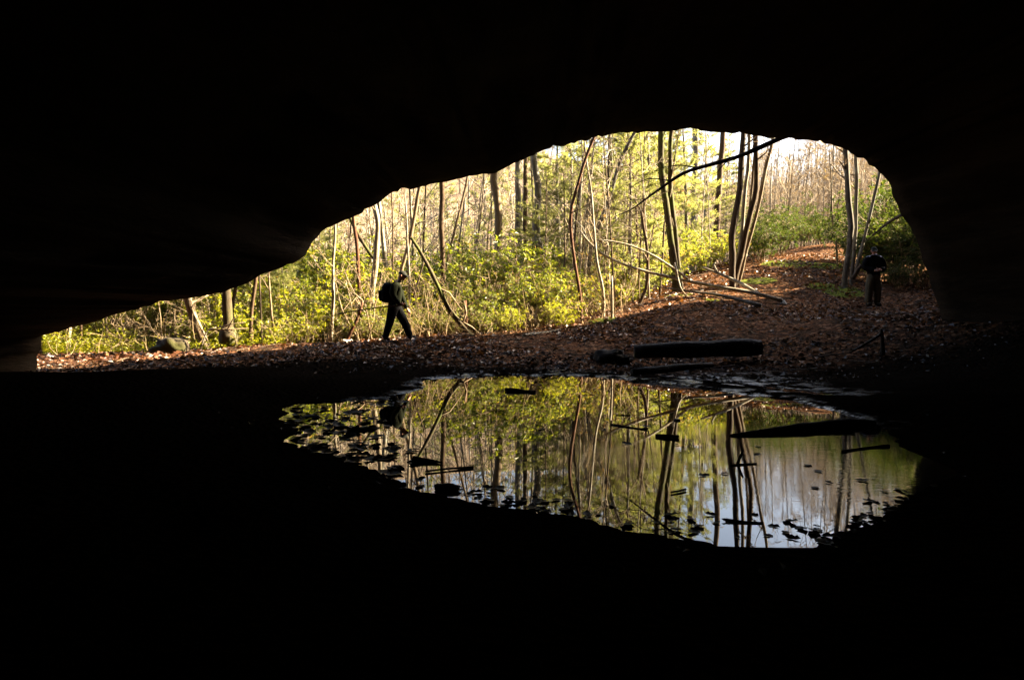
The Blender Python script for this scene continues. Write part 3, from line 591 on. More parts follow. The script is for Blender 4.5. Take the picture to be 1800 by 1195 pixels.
lying('pale_branch', 'short sunlit pale branch lying on the crest at the centre', 'branch', q+[0, 0, .02], q2+[0, 0, .02], .05, .03, 'pale')

# ------------------------------------------------------------ logs, stones and debris by the pool
def rockmesh(name, label, cat, c, size, mat, seed, flat=1.0):
    u = np.linspace(0, 2*math.pi, 28, endpoint=False); v = np.linspace(0.03, math.pi-0.03, 16)
    U, Vv = np.meshgrid(u, v); n = np.stack([np.cos(U)*np.sin(Vv), np.sin(U)*np.sin(Vv), np.cos(Vv)], -1)
    n2 = np.sign(n)*np.abs(n)**0.75
    p = n2*(1+0.26*fbm(n*1.6+seed, 1.0, 3, seed)[..., None]+0.10*fbm(n*4.5+seed, 1.0, 3, seed+3)[..., None])*np.array(size)+np.array(c)
    m_ = MB(); i = (np.arange(15)[:, None]*28+np.arange(28)[None]).ravel(); jn = (np.arange(15)[:, None]*28+(np.arange(28)[None]+1) % 28).ravel()
    m_.add(p, np.stack([i, i+28, jn+28, jn], -1)); 
    m_.f.append((np.array([np.arange(28)]), 0)); m_.f.append((np.array([15*28+np.arange(28)[::-1]]), 0))
    return tag(m_.build(name, M[mat], loc=tuple(c)), label, cat)
M['mossrock'] = bark('mossy_rock', (0.060, 0.045, 0.030), (0.016, 0.012, 0.009), None, .6, (0.030, 0.030, 0.007))
M['darkrock'] = simple('dark_stone', (0.035, 0.028, 0.022), (0.016, 0.013, 0.011), 0.9, 6, 0.5, spec=0.1)
c = P(304, 622, 17.6); rockmesh('boulder', 'mossy boulder half lit beyond the low left end of the cave', 'boulder', (c[0], c[1], gz(c[0], c[1])+.04), (.42, .36, .31), 'mossrock', 3)
c = P(1073, 626, 14.6); rockmesh('boulder', 'dark round stone left of the big shadowed log', 'boulder', (c[0], c[1], gz(c[0], c[1])+.06), (.33, .3, .24), 'darkrock', 5)
a = P(1115, 618, 14.4); b = P(1338, 611, 14.2)
wood('log', 'massive black squared log lying across the bank behind the pool', 'log', [([a, a*.75+b*.25+[0, 0, .01], a*.5+b*.5, a*.25+b*.75+[0, 0, .015], b], [.15, .17, .175, .18, .17]), ([a*.4+b*.6, a*.4+b*.6+[-.1, -.25, -.12]], [.05, .03])], 'wetwood', 9)
a = onwater(1112, 655, .06); b = onwater(1252, 641, .12)
wood('log', 'thin rotten log lying at the wet far edge of the pool', 'log', [([a, a*.5+b*.5+[0, 0, .01], b], [.075, .07, .05])], 'wetwood', 8)
a = onwater(1286, 766, .0); b = onwater(1490, 744, .03)
wood('log', 'long dark log half sunk in the right side of the pool', 'log', [([a, a*.7+b*.3, a*.4+b*.6, b, b+(b-a)*.25+[0,0,-.03]], [.02, .042, .055, .055, .04]), ([a*.5+b*.5+[0, 0, 0], a*.45+b*.55+[0.45, -.22, -.03]], [.03, .02])], 'wetwood', 9)
a = P(1551, 655, 12.6); 
wood('broken_branch', 'dark forked broken branch standing in the shade at right', 'branch', [([P(1552,625,13.2),P(1551,605,13.2),P(1549,578,13.2)], [.045,.04,.03]), ([P(1550,586,13.2),P(1535,596,13.1),P(1512,610,13.0),P(1492,620,13.0)], [.035,.03,.025,.012])], 'wetwood', 7)
wood('leaning_branch', 'dark thin branch leaning against the right rock edge', 'branch', [([P(1592,374,15.2),P(1570,386,16),P(1548,402,17),P(1522,424,18)], [.04,.035,.03,.012])], 'dark', 6)
q = gpt(1497, 22.2)
wood('dead_pole', 'black broken pole slanting up to the standing man elbow', 'branch', [([P(1499,490,21.6),P(1506,478,21.5),P(1514,466,21.4)], [.06,.055,.05])], 'dark', 6)
def flt(name, label, cat, p1, p2, r0, r1, z=0.008):
    return lying(name, label, cat, onwater(*p1, z), onwater(*p2, z), r0, r1, 'wetwood', n=4, sides=6)
flt('floating_stick', 'stubby black stick floating near the far shore left of centre', 'stick', (888,686), (940,689), .022, .026)
flt('floating_stick', 'longest black stick floating at the middle of the pool', 'stick', (1075,745), (1138,754), .022, .012)
flt('floating_stick', 'short blunt black stick floating right of the longest one', 'stick', (1152,766), (1193,769), .017, .017)
flt('floating_twig', 'thin straight twig floating near the left shore', 'twig', (748,829), (832,821), .007, .011)
flt('floating_twig', 'thin twig pointing right at the right end of the pool', 'twig', (1480,793), (1562,783), .008, .018)
flt('floating_twig', 'small slanting twig floating at the lower centre right of the pool', 'twig', (1180,865), (1205,860), .006, .008)
flt('floating_twig', 'fine twig floating just above the middle of the pool', 'twig', (1082,728), (1108,729), .005, .005)
flt('floating_twig', 'crooked twig floating on the sky reflection at lower right', 'twig', (1275,913), (1340,917), .010, .006)
wood('floating_twig', 'upright crooked twig poking out of the water left of the sky reflection', 'twig', [([onwater(1296,815,0),onwater(1296,815,0)+[.02,0,.05],onwater(1296,815,0)+[.05,.01,.11]], [.012,.012,.008]), ([onwater(1284,817,.005), onwater(1330,814,.005)], [.008,.006])], 'wetwood', 5)
lying('bark_slab', 'wedge of dark bark floating near the left shore', 'bark', onwater(727, 808, .012), onwater(778, 814, .004), .036, .006, 'wetwood', n=4, sides=7)
c = onwater(786, 856, .02); rockmesh('leaf_mound', 'knobbly black clod at the near left shore', 'clod', c, (.085, .05, .020), 'darkrock', 12)
c = onwater(1190, 738, .006); rockmesh('floating_chip', 'small square black chip floating between the sticks', 'bark', c, (.035, .035, .012), 'wetwood', 14)

# floating leaves, each its own object
def leaf_proto(seed):
    r = np.random.default_rng(seed); n = 14; t = np.linspace(0, 1, n//2+1); lob = 1+0.35*np.cos(t*math.pi*5+r.uniform(0, 1))
    w = np.sin(np.clip(t, .02, .98)*math.pi)**.7*.5*lob*0.6
    up = np.c_[t-.5, w, 0*t]; dn = np.c_[t-.5, -w, 0*t][1:-1][::-1]; o = np.concatenate([up, dn])
    o[:, 2] = .25*np.abs(o[:, 1])*r.uniform(.2, 1.3)+.22*(o[:, 0]**2)*r.uniform(-.2, 1.5)
    b = MB(); c_ = np.array([[0, 0, -.02]]); m = len(o); b.add(np.concatenate([c_, o]), [[0, 1+k, 1+(k+1) % m] for k in range(m)]); return b.mesh('leaf', M['wetleaf'], False)
LP = [leaf_proto(i) for i in range(6)]
r = np.random.default_rng(50); cnt = 0
def float_leaf(px, py, size, label, group):
    q = onwater(px, py, 0.004); o = inst('floating_leaf', LP[int(r.integers(6))], None); o.location = tuple(q)
    o.rotation_euler = (r.normal(0, .12), r.normal(0, .12), r.uniform(0, 6.28)); o.scale = (size, size, size); tag(o, label, 'leaf', group)
zones = [((505,730),(715,708),9,40,'dark dead leaf floating among others by the far left shore','leaves floating by the far left shore'),
         ((500,745),(680,748),13,60,'dark dead leaf floating in the left corner of the pool','leaves floating in the left corner'),
         ((530,785),(760,805),13,55,'dark dead leaf floating along the near left shore','leaves along the near left shore'),
         ((600,820),(740,852),12,20,'dark dead leaf lying at the waterline left of the black clod','leaves at the left waterline'),
         ((790,860),(1040,905),10,46,'dark dead leaf floating along the near shore below the trunk reflections','leaves along the near centre shore'),
         ((1050,905),(1330,925),12,16,'dark dead leaf floating near the shore at lower centre','leaves near the lower centre shore'),
         ((1280,925),(1480,948),13,15,'dark dead leaf floating on the bright sky reflection at lower right','leaves on the bright reflection'),
         ((1450,950),(1600,872),13,34,'dark dead leaf floating along the right hand shore beside the bright reflection','leaves along the right shore'),
         ((1330,800),(1560,870),14,9,'small dead leaf floating on the rippled water right of the stem reflections','leaves on the rippled water'),
         ((760,672),(1230,690),8,22,'dark dead leaf floating along the far shore','leaves along the far shore'),
         ((900,740),(1300,850),45,8,'small dead leaf floating alone on the open middle water','leaves on the open middle water')]
for (p1, p2, sc, n, lab, grp) in zones:
    for k in range(n):
        f = r.uniform(); px = p1[0]+(p2[0]-p1[0])*f; py = p1[1]+(p2[1]-p1[1])*f+r.normal(0, sc)
        w = onwater(px, py)
        if pool_sdf(w[None, :2])[0] < 0.12: float_leaf(px, py, r.uniform(*((.08, .22) if px < 700 else (.04, .11))), lab, grp)

# ------------------------------------------------------------ leaf litter, wet-shore leaves, brush, low green cover
def litter(n, xr, yr, size, mats, seed, dens=None, lift=0.012, tilt=.5):
    r = np.random.default_rng(seed); x = r.uniform(*xr, n); y = yr[0]+(yr[1]-yr[0])*r.uniform(0, 1, n)**1.4
    keep = np.abs(x) < y*.8+2
    keep &= pool_sdf(np.c_[x, y]) > 0.05
    if dens: keep &= r.uniform(0, 1, n) < dens(x, y)
    x, y = x[keep], y[keep]; z = G(x, y, True)+lift; a = r.uniform(0, 6.28, len(x))
    d = np.c_[np.cos(a), np.sin(a), r.normal(0, tilt*.6, len(x))]; nn = np.c_[r.normal(0, tilt, len(x)), r.normal(0, tilt, len(x)), np.ones(len(x))]
    L = size*(.35+1.05*r.uniform(0, 1, len(x))**1.6)*1.15; b = MB(); b.leaves(np.c_[x, y, z], d, nn, L, L*r.uniform(.4, .75, len(x)), .25); return b
b = litter(95000, (-16, 17), (13.2, 34), .125, None, 1, lambda x, y: np.clip(.55+.75*fbm(np.c_[x, y], .55, 3, 91), .08, 1)*sstep(y+1.2*fbm(np.c_[x, y], .8, 3, 92), 13.0, 16.0)); o = kind(b.build('leaf_litter', M['litter'], smooth=False), 'stuff')
b = litter(26000, (-12, 14), (11.0, 15.5), .10, None, 2, lambda x, y: .55*sstep(y, 11, 14.5)); o = kind(b.build('shade_dark_litter', M['shadeleaf'], smooth=False), 'stuff')  # band of leaves coloured dark to paint in the bank's shade
b = litter(2500, (-7, 8), (2.8, 12), .06, None, 3, lambda x, y: .5*(1-sstep(pool_sdf(np.c_[x, y]), .1, 1.0))); o = kind(b.build('shore_leaf_litter', M['wetleaf'], smooth=False), 'stuff')
# small fallen twigs scattered through the litter
r = np.random.default_rng(19); b = MB()
for k in range(420):
    x = r.uniform(-9, 14); y = r.uniform(12.5, 30)
    if abs(x) > .72*y or pool_sdf(np.array([[x, y]]))[0] < .2: continue
    a = r.uniform(0, 6.28); L = r.uniform(.2, 1.1); dd = np.array([math.cos(a), math.sin(a)]); q = [np.array([x, y])+dd*L*f+r.normal(0, .03, 2) for f in (0, .35, .7, 1)]
    b.tube(np.array([[u[0], u[1], gz(u[0], u[1])+.03+r.uniform(0, .03)] for u in q]), np.array([1, .9, .7, .4])*r.uniform(.006, .018), 4, 0, False)
kind(b.build('fallen_twigs', M['brown']), 'stuff')
# dry stems along the crest
r = np.random.default_rng(9); b = MB(); lf = MB(); ends = []
for k in range(1500):
    px = r.uniform(90, 1110); d = r.uniform(17.8, 24) if px < 950 else r.uniform(19.5, 26)
    if px < 470 and k % 7: continue
    x = (px-900)/1200*d; z = gz(x, d)
    pts, de = bend((x, d, z-.03), (r.normal(0, .55), r.normal(0, .4), 1), r.uniform(.25, 1.3)*(1+.9*(d > 20.5)), 4, r, .16, -.02)
    b.tube(pts, np.linspace(.009, .003, 5), 3, 0, False)
    if k % 2 == 0: grow(b, pts[2], (r.normal(), r.normal(), .5), .5, .005, 1, r, 3, 3)
kind(b.build('dry_brush', M['straw']), 'stuff')
b = MB(); c_, d_, n_ = [], [], []
for k in range(13000):
    px = 78+r.uniform()**1.7*420; d = r.uniform(17.6 if px > 270 else 19.6, 22.5); x = (px-900)/1200*d; h = abs(r.normal(0, .22))*(1.4 if px < 240 else .7)
    c_.append((x, d, gz(x, d)+h)) if k % 1 == 0 else None; a = r.uniform(0, 6.28); d_.append((math.cos(a), math.sin(a), r.normal(.2, .4))); n_.append((r.normal(0, .5), r.normal(0, .5), 1))
L = r.uniform(.05, .12, len(c_)); b.leaves(np.array(c_), np.array(d_), np.array(n_), L, L*.45)
kind(b.build('low_green_cover', M['yellow'], smooth=False), 'stuff')

# ------------------------------------------------------------ shrubs
zn = [(85,160,'under the far left tip of the roof'),(160,235,'right of the far left white trunk'),(235,325,'above the mossy boulder'),(325,395,'behind the thick leaning trunk'),(395,450,'behind the burled trunk'),
      (450,510,'behind the thin bent sapling'),(510,580,'left of the cream pole'),(590,650,'between cream pole and twisted trunk'),(650,715,'behind the walking man'),(715,775,'ahead of the walking man'),
      (775,835,'around the broken mossy trunk'),(835,880,'at the foot of the stout tan trunk'),(880,935,'below the trunk trio'),(935,1000,'right of the trunk trio')]
px_left = lambda a: a < 330
sizes = [('knee high', .9, 18.7, 19.6), ('low', 1.4, 19.5, 21.0), ('waist high', 1.9, 20.5, 23), ('tall', 3.1, 22.5, 25.5), ('tallest', 4.0, 25.5, 30)]
for (x0, x1, w) in zn:
    for (sn, h, d0, d1) in sizes:
        nr_ = 2 if sn in ('tall', 'tallest', 'waist high') else 1
        for rep in range(nr_):
            d = rng.uniform(d0, d1)+(2.6 if px_left(x0) and d0 < 21 else 0); px = x0+(x1-x0)*(rep+rng.uniform(.1, .9))/nr_; x = (px-900)/1200*d
            hh = h*rng.uniform(.85, 1.15)*(0.8 if px > 640 else 1.0)
            yl = rng.uniform() < (.35 if px < 600 else .15)
            shrub(SUNNY if yl else LAUREL, x, d, hh, f"{sn} {'yellow-green broadleaf' if yl else 'green laurel'} bush {w}"+('' if nr_ == 1 else (', left of two', ', right of two')[rep]), 'laurel_shrub', 'shrub', 'laurel bushes along the bank', 1.6 if yl else 2.4, 1.15)
TWIGGY = [shrub_proto(160+i, 2.2, 1.6, 8, M['oak'], .06, .03, 1, 1.1, sub=3) for i in range(3)]
for (x0, x1, w) in zn:
    for q_, h in (('high', 2.2),):
        d = rng.uniform(18.6, 23)+(1.5 if x0 < 230 else 0); px = rng.uniform(x0, x1)
        shrub(TWIGGY, (px-900)/1200*d, d, h*rng.uniform(.85, 1.2), f'{q_} bare twiggy shrub {w}', 'bare_shrub', 'shrub', 'bare twiggy shrubs along the bank', 2.2)
mid = [(1030,23,1.6,'leafy bush inside the central thicket behind the bow-shaped sapling'),(1070,25,1.8,'leafy bush behind the upright broken stub'),(1100,27,2.0,'leafy bush left of the Y-topped sapling'),(1150,29,1.8,'leafy bush between Y-topped sapling and twin trunks'),
       (1215,31,1.8,'leafy bush right of the twin trunks'),(1245,33,2.0,'leafy bush at the far brown trunk'),(1275,32,1.6,'leafy bush close left of the stem clump')]
for px, d, h, l in mid: shrub(LAUREL, (px-900)/1200*d, d, h, l, 'laurel_shrub', 'shrub', 'bushes in the middle wood', 2.4, 1.3)
rh = [(1335,31,2.0,'dark rhododendron right of the stem clump'),(1365,33,2.2,'round rhododendron left of the path bend'),(1330,35,2.6,'high rhododendron behind the stem clump'),(1415,37.5,2.3,'big glossy rhododendron at the top of the path'),(1445,39,1.6,'broad rhododendron over the path crest'),(1385,40,2.0,'tall rhododendron behind the path crest'),
      (1530,25.5,2.5,'dark rhododendron behind the standing man'),(1560,25,3.0,'dark rhododendron right of the standing man'),(1595,24.5,3.2,'dark rhododendron against the right rock edge'),(1545,28,3.6,'high rhododendron above the standing man head'),(1600,28,3.4,'high rhododendron in the dark right corner'),(1625,23.5,2.0,'low rhododendron in the dark right corner'),(1580,22.8,1.0,'small rhododendron beside the standing man legs'),(1500,30,2.4,'rhododendron behind the lichen trunk'),(1475,36,1.6,'distant rhododendron left of the lichen trunk')]
for px, d, h, l in rh: shrub(RHODO, (px-900)/1200*d, d, h, l, 'rhododendron', 'shrub', 'rhododendrons at the right', 3.2, 1.0)

# ------------------------------------------------------------ pines
def pine_proto(seed, h, rad, z0, nbr, hw=1.0):
    r = np.random.default_rng(seed); tr = MB(); br = MB(); pts, _ = bend((0, 0, -.2), (0, 0, 1), h, 12, r, .02, .05)
    tr.tube(pts, np.linspace(.012*h+.02, .015, 13), 7)
    C, D, NN = [], [], []
    for q in range(nbr):
        z = z0+(h-z0)*(q+.5)/nbr; i0 = min(int(z/h*12), 11); p = pts[i0]; p = np.array([p[0], p[1], z])
        a = r.uniform(0, 6.28); L = rad*(1.05-(z-z0)/(h-z0))*r.uniform(.6, 1.1)+.25
        bp, de = bend(p, (math.cos(a), math.sin(a), .25), L, 6, r, .08, .02)
        br.tube(bp, np.linspace(.018, .004, 7), 3, 0, False)
        for s_ in range(int(16*L/rad*1.6)+5):
            f = r.uniform(.25, 1); i1 = min(int(f*6), 5); pp = bp[i1]+(bp[i1+1]-bp[i1])*(f*6-i1)
            t = bp[i1+1]-bp[i1]; t /= np.linalg.norm(t); dd = t+r.normal(0, .6, 3)*np.array([1, 1, .35]); dd /= np.linalg.norm(dd)
            l2 = r.uniform(.2, .5); br.tube(np.array([pp, pp+dd*l2]), [.005, .003], 3, 0, False)
            for u in range(5):
                e = pp+dd*l2*(.3+.7*u/4)
                for w in range(6):
                    C.append(e); D.append(dd*.7+r.normal(0, .55, 3)); NN.append(r.normal(0, 1, 3))
    C = np.array(C); L = r.uniform(.08, .14, len(C)); nd = MB(); nd.leaves(C, np.array(D), np.array(NN), L, L*.13+.003, .1)
    return tr.mesh('trunk', M['grey']), br.mesh('branches', M['twig']), nd.mesh('needles', M['needle'], False)
PINE = [pine_proto(300+i, h, rd, z0, nb) for i, (h, rd, z0, nb) in enumerate(((9, 2.3, .8, 60), (7, 1.9, .5, 50), (11, 2.6, 2.0, 60)))]
def pine(px, d, k, sc, label):
    x = (px-900)/1200*d; o = thing('pine_tree', label, 'pine tree', (x, d, gz(x, d)), 'young pines in the wood'); o.rotation_euler.z = rng.uniform(0, 6.28); o.scale = (sc, sc, sc)
    t, b, n = PINE[k]; inst('trunk', t, o); inst('branches', b, o); inst('needles', n, o)
pine(1005, 26, 0, 1.0, 'soft pale green pine filling the roof line right of the trunk trio')
pine(1085, 28, 0, 1.05, 'feathery light green pine behind the pale leaning trunk')
pine(1045, 31, 2, .95, 'tall pine at the back between the two feathery pines')
pine(1140, 31, 2, .9, 'light green pine behind the twin trunks on their left')
pine(1205, 34, 2, .85, 'bright yellow-green pine right of the twin trunks')
pine(970, 33, 1, 1.1, 'thin pine just behind the right trunk of the trio')
pine(1110, 24.5, 1, .95, 'low feathery pine behind the Y-topped sapling')
pine(985, 29, 2, .9, 'high pale pine at the roof edge right of the trunk trio')
pine(1065, 36, 2, 1.1, 'big pale pine at the back of the central thicket')
pine(1125, 38, 2, 1.1, 'big pine further back left of the twin trunks')
pine(1170, 35, 0, 1.1, 'yellow-green pine behind the left of the twin trunks')
pine(1235, 46, 2, 1.0, 'distant pine between the two far straight trunks')
pine(790, 52, 2, .9, 'distant green pine behind the straight dark trunk')
pine(690, 56, 2, .9, 'distant green pine behind the slanting trunk at the roof')
pine(655, 42, 1, .9, 'small pale pine behind the twisted trunk')
pine(505, 21.5, 1, .55, 'small feathery pine under the roof left of the cream pole')
pine(470, 23, 1, .6, 'small feathery pine behind the thin bent sapling')
pine(555, 25, 1, .7, 'young pine behind the laurels by the cream pole')
pine(835, 44, 1, 1.0, 'distant green pine left of the stout tan trunk')
pine(730, 46, 1, 1.1, 'distant green pine above the walking man')

# ------------------------------------------------------------ bare trees of the wood and the far hillside
def bare_proto(seed, h, r0, nb, bm, leaf=0, lev=2, sub=4, f0=.3):
    r = np.random.default_rng(seed); tr = MB(); br = MB(); pts, _ = bend((0, 0, -.3), (r.normal(0, .05), r.normal(0, .05), 1), h, 10, r, .035, .06)
    tr.tube(pts, np.linspace(r0, .02, 11), 6); ends = []
    for q in range(nb):
        f = f0+(1-f0)*(q+r.uniform())/nb; i0 = min(int(f*10), 9); p = pts[i0]+(pts[i0+1]-pts[i0])*(f*10-i0); a = r.uniform(0, 6.28)
        grow(br, p, (math.cos(a), math.sin(a), r.uniform(.3, 1.3)), h*.24*r.uniform(.5, 1)*(1.2-.6*f), r0*.32, lev, r, 4, sub, ends, .06)
    ms = [('trunk', tr.mesh('trunk', M[bm])), ('branches', br.mesh('branches', M['fartwig']))]
    if leaf:
        lf = MB(); idx = r.permutation(len(ends))[:leaf]; whorls(lf, [ends[i] for i in idx], r, .10, .05, 4); ms.append(('dry_leaves', lf.mesh('dry_leaves', M['oak'], False)))
    return ms
TWIG = 0.009
BARE = [bare_proto(400, 13, .14, 14, 'tan'), bare_proto(401, 15, .17, 14, 'pale'), bare_proto(402, 11, .09, 14, 'tan'), bare_proto(403, 14, .13, 16, 'grey', 90), bare_proto(404, 9, .07, 16, 'tan', 140), bare_proto(405, 16, .2, 14, 'brown')]
TWIG = 0.004
THIN = [bare_proto(420, 6, .035, 16, 'tan', 0, 2, 4, .12), bare_proto(421, 7, .04, 16, 'pale', 0, 2, 4, .2), bare_proto(422, 5, .03, 18, 'tan', 60, 2, 4, .1)]
def bare(ps, x, y, sc, label, group, name='bare_tree', cat='tree'):
    o = thing(name, label, cat, (x, y, gz(x, y)), group); o.rotation_euler.z = rng.uniform(0, 6.28); o.scale = (sc, sc, sc*rng.uniform(.9, 1.15))
    k_ = int(rng.integers(len(ps))); wd = {'pale_bark': 'pale', 'tan_bark': 'tan', 'brown_bark': 'brown', 'grey_bark': 'grey'}[ps[k_][0][1].materials[0].name]
    o['label'] = ('short ' if sc < .62 else 'tall ' if sc > .95 else '')+wd+' '+('leafy ' if len(ps[k_]) > 2 and 'leaves' not in label else '')+label
    if len(o['label'].split()) > 16: o['label'] = o['label'].replace('in the middle wood ', '').replace('of the middle wood ', '').replace('slender bare', 'bare').replace('on the far hillside', 'on the far hill')
    if len(o['label'].split()) > 16: o['label'] = o['label'].replace('the ', '')
    for n, m_ in ps[k_]: inst(n, m_, o)
secs = [(100,450,'behind the low left end of the roof'),(450,600,'behind the cream pole'),(600,720,'above the walking man'),(720,860,'between broken mossy trunk and stout tan trunk'),(860,1000,'behind the trunk trio'),(1000,1160,'behind the pines'),(1160,1290,'behind the twin trunks'),(1290,1420,'behind the stem clump'),(1420,1560,'over the top of the path'),(1560,1700,'behind the right rock edge')]
for (a, b_, w) in secs:
    n = int((b_-a)/(5.6 if a < 1160 else 6.5))
    for k in range(n):
        d = 50+62*((k+rng.uniform())/n); px = rng.uniform(a, b_); bare(BARE, (px-900)/1200*d, d, rng.uniform(.7, 1.05)*(1 if a < 1160 else (.66 if a < 1400 else 1.0)), f'slender bare tree on the far hillside {w}', f'hillside trees {w}')
    for k in range(max(3, int((b_-a)/28))):
        d = rng.uniform(27, 48) if a < 1290 else rng.uniform(38, 58); px = rng.uniform(a, b_); bare(THIN, (px-900)/1200*d, d, rng.uniform(.7, 1.2), f'thin bare sapling in the middle wood {w}', f'middle saplings {w}', 'bare_sapling', 'sapling')
TWIG = 0.011
BUSHY = [bare_proto(440+i, h, .06, 22, 'grey', 110, 2, 5, .15) for i, h in enumerate((7, 8.5, 10))]
for k in range(64):
    px = rng.uniform(1310, 1640); d = rng.uniform(40, 66); bare(BUSHY, (px-900)/1200*d, d, rng.uniform(.4, .75)*(1 if px < 1385 else 1.45), 'twiggy tree with a few tan dead leaves above the top of the path', 'twiggy trees above the path', 'twiggy_tree')
for k in range(10):
    px = rng.uniform(1180, 1300); d = rng.uniform(44, 60); bare(BUSHY, (px-900)/1200*d, d, rng.uniform(.4, .8), 'twiggy tree behind the twin trunks and the stem clump', 'twiggy trees in the middle', 'twiggy_tree')
secs2 = [(90,450,'under the low left end of the roof',10),(450,640,'between the cream pole and the roof',12),(640,720,'behind the walking man pack',9),(720,800,'behind the leaning trunks',11),(800,880,'left of the stout tan trunk',9),(880,960,'among the trunk trio',8),(960,1130,'in the pine thicket',12),(1130,1290,'round the twin trunks',12),(1290,1370,'at the stem clump',6),(1370,1480,'on the path crest',9),(1500,1620,'behind the standing man',6)]
POLE = [bare_proto(460+i, h, w, 13, m_, 0, 2, 3, .3) for i, (h, w, m_) in enumerate(((8, .045, 'pale'), (9.5, .06, 'tan'), (8.5, .05, 'brown'), (11, .08, 'pale'), (10, .07, 'brown')))]
for a, b_, w, n in secs2:
    for k in range(n):
        px = a+(b_-a)*(k+rng.uniform())/n; d = rng.uniform(25, 46) if a < 1130 else rng.uniform(34, 50)
        bare(POLE, (px-900)/1200*d, d, rng.uniform(.75, 1.15)*(1 if a < 1290 else .7), f'thin pole-like tree of the middle wood {w}', f'pole trees {w}', 'pole_tree')
for k in range(16):
    px = 975+185*(k+rng.uniform())/16; d = rng.uniform(21.5, 26); bare(POLE, (px-900)/1200*d, d, rng.uniform(.5, .8), f"thin bare pole {'left of the pale leaning trunk' if px < 1050 else 'between pale leaning trunk and twin trunks'}", 'poles in front of the pines', 'pole_tree')
for (px, d, k, sc, l) in ((620,58,2,1.0,'far green pine left of the twisted trunk'),(760,62,2,1.1,'far green pine above the leaning trunks'),(815,40,1,1.0,'soft pine right of the straight dark trunk'),(850,60,2,1.1,'far green pine just left of the stout tan trunk'),(900,52,2,1.1,'far green pine seen between stout trunk and trio'),(935,44,0,1.0,'pale pine at the foot of the trio'),(1270,52,2,.9,'far pine left of the stem clump'),(590,36,1,.9,'pale young pine right of the cream pole')):
    pine(px, d, k, sc, l)
# the mass of twigs that clothes the far slope
r = np.random.default_rng(77); b = MB()
for k in range(1900):
    d = 40+75*r.uniform()**.8; px = r.uniform(60, 1720) if k % 3 else r.uniform(1290, 1680)
    if px > 1290 and d < 42: d += 8
    x = (px-900)/1200*d; p = np.array([x, d, gz(x, d)-.1])
    h = r.uniform(1.5, 5); pts, de = bend(p, (r.normal(0, .18), r.normal(0, .18), 1), h, 4, r, .08, .02); b.tube(pts, np.linspace(.03, .008, 5), 3, 0, False)
    for q in range(7):
        i0 = int(r.integers(1, 4)); grow(b, pts[i0], (r.normal(), r.normal(), .9), h*.35, .012, 1, r, 3, 3)
kind(b.build('far_thicket', M['fartwig']), 'stuff'); TWIG = 0.003
for k in range(14):
    px = rng.uniform(995, 1120); d = rng.uniform(22.5, 27); bare(THIN, (px-900)/1200*d, d, rng.uniform(.5, .85), 'thin twiggy sapling of the central thicket', 'central thicket saplings', 'bare_sapling', 'sapling')

# ------------------------------------------------------------ people
M['jacket_green'] = simple('dark_green_jacket', (0.010, 0.012, 0.007), (0.006, 0.0075, 0.004), .9, 10, .2, spec=0.04)
M['trouser_black'] = simple('dark_trousers', (0.006, 0.006, 0.007), (0.004, 0.004, 0.005), .9, 10, .2, spec=0.04)
M['pack'] = simple('pack_cloth', (0.008, 0.012, 0.014), (0.005, 0.007, 0.008), .85, 14, .2, spec=0.04)
M['skin'] = simple('skin', (0.42, 0.22, 0.16), (0.34, 0.17, 0.12), .6, 5)
M['boot'] = simple('boot_leather', (0.02, 0.016, 0.013), None, .7, 9)
M['cap'] = simple('dark_cap', (0.008, 0.010, 0.007), None, .9, 9)
M['black'] = simple('black_jacket', (0.005, 0.005, 0.006), (0.003, 0.003, 0.004), .85, 9, .2, spec=0.04)
M['khaki'] = simple('khaki_trousers', (0.075, 0.062, 0.040), (0.05, 0.042, 0.027), .9, 9, .25)
M['collar'] = simple('pale_collar', (0.30, 0.34, 0.42), None, .9, 9)
M['eye'] = simple('eye_dark', (0.02, 0.015, 0.01), None, .3, 9)
def skin_body(verts, edges, rads, matf, mats, root, name='body', head=None, hands=()):
    me = bpy.data.meshes.new(name); me.from_pydata([tuple(v) for v in verts], edges, []); o = bpy.data.objects.new('tmp_body', me); COL.objects.link(o)
    sk = o.modifiers.new('skin', 'SKIN'); sk.use_smooth_shade = True; sk.branch_smoothing = .6
    if not me.skin_vertices: me.attributes  # layer is created with the modifier
    for i, rr in enumerate(rads):
        sv = me.skin_vertices[0].data[i]; kf = 1.42; sv.radius = (rr[0]*kf, rr[1]*kf) if isinstance(rr, tuple) else (rr*kf, rr*kf); sv.use_root = (i == 0)
    ss = o.modifiers.new('sub', 'SUBSURF'); ss.levels = 2; ss.render_levels = 2
    dg = bpy.context.evaluated_depsgraph_get(); ev = o.evaluated_get(dg); m2 = ev.to_mesh()
    n = len(m2.vertices); v = np.empty(n*3); m2.vertices.foreach_get('co', v); v = v.reshape(-1, 3)
    faces = {}
    for p in m2.polygons:
        c = np.array(p.center); faces.setdefault((len(p.vertices), matf(c)), []).append(list(p.vertices))
    ev.to_mesh_clear(); bpy.data.objects.remove(o)
    b = MB(); b.v.append(v); b.n = n
    for (k, mi), fl in faces.items(): b.f.append((np.array(fl), mi))
    if head: head(b)
    for hfun in hands: hfun(b)
    ob = bpy.data.objects.new(name, b.mesh(name, mats)); COL.objects.link(ob); ob.parent = root; return ob
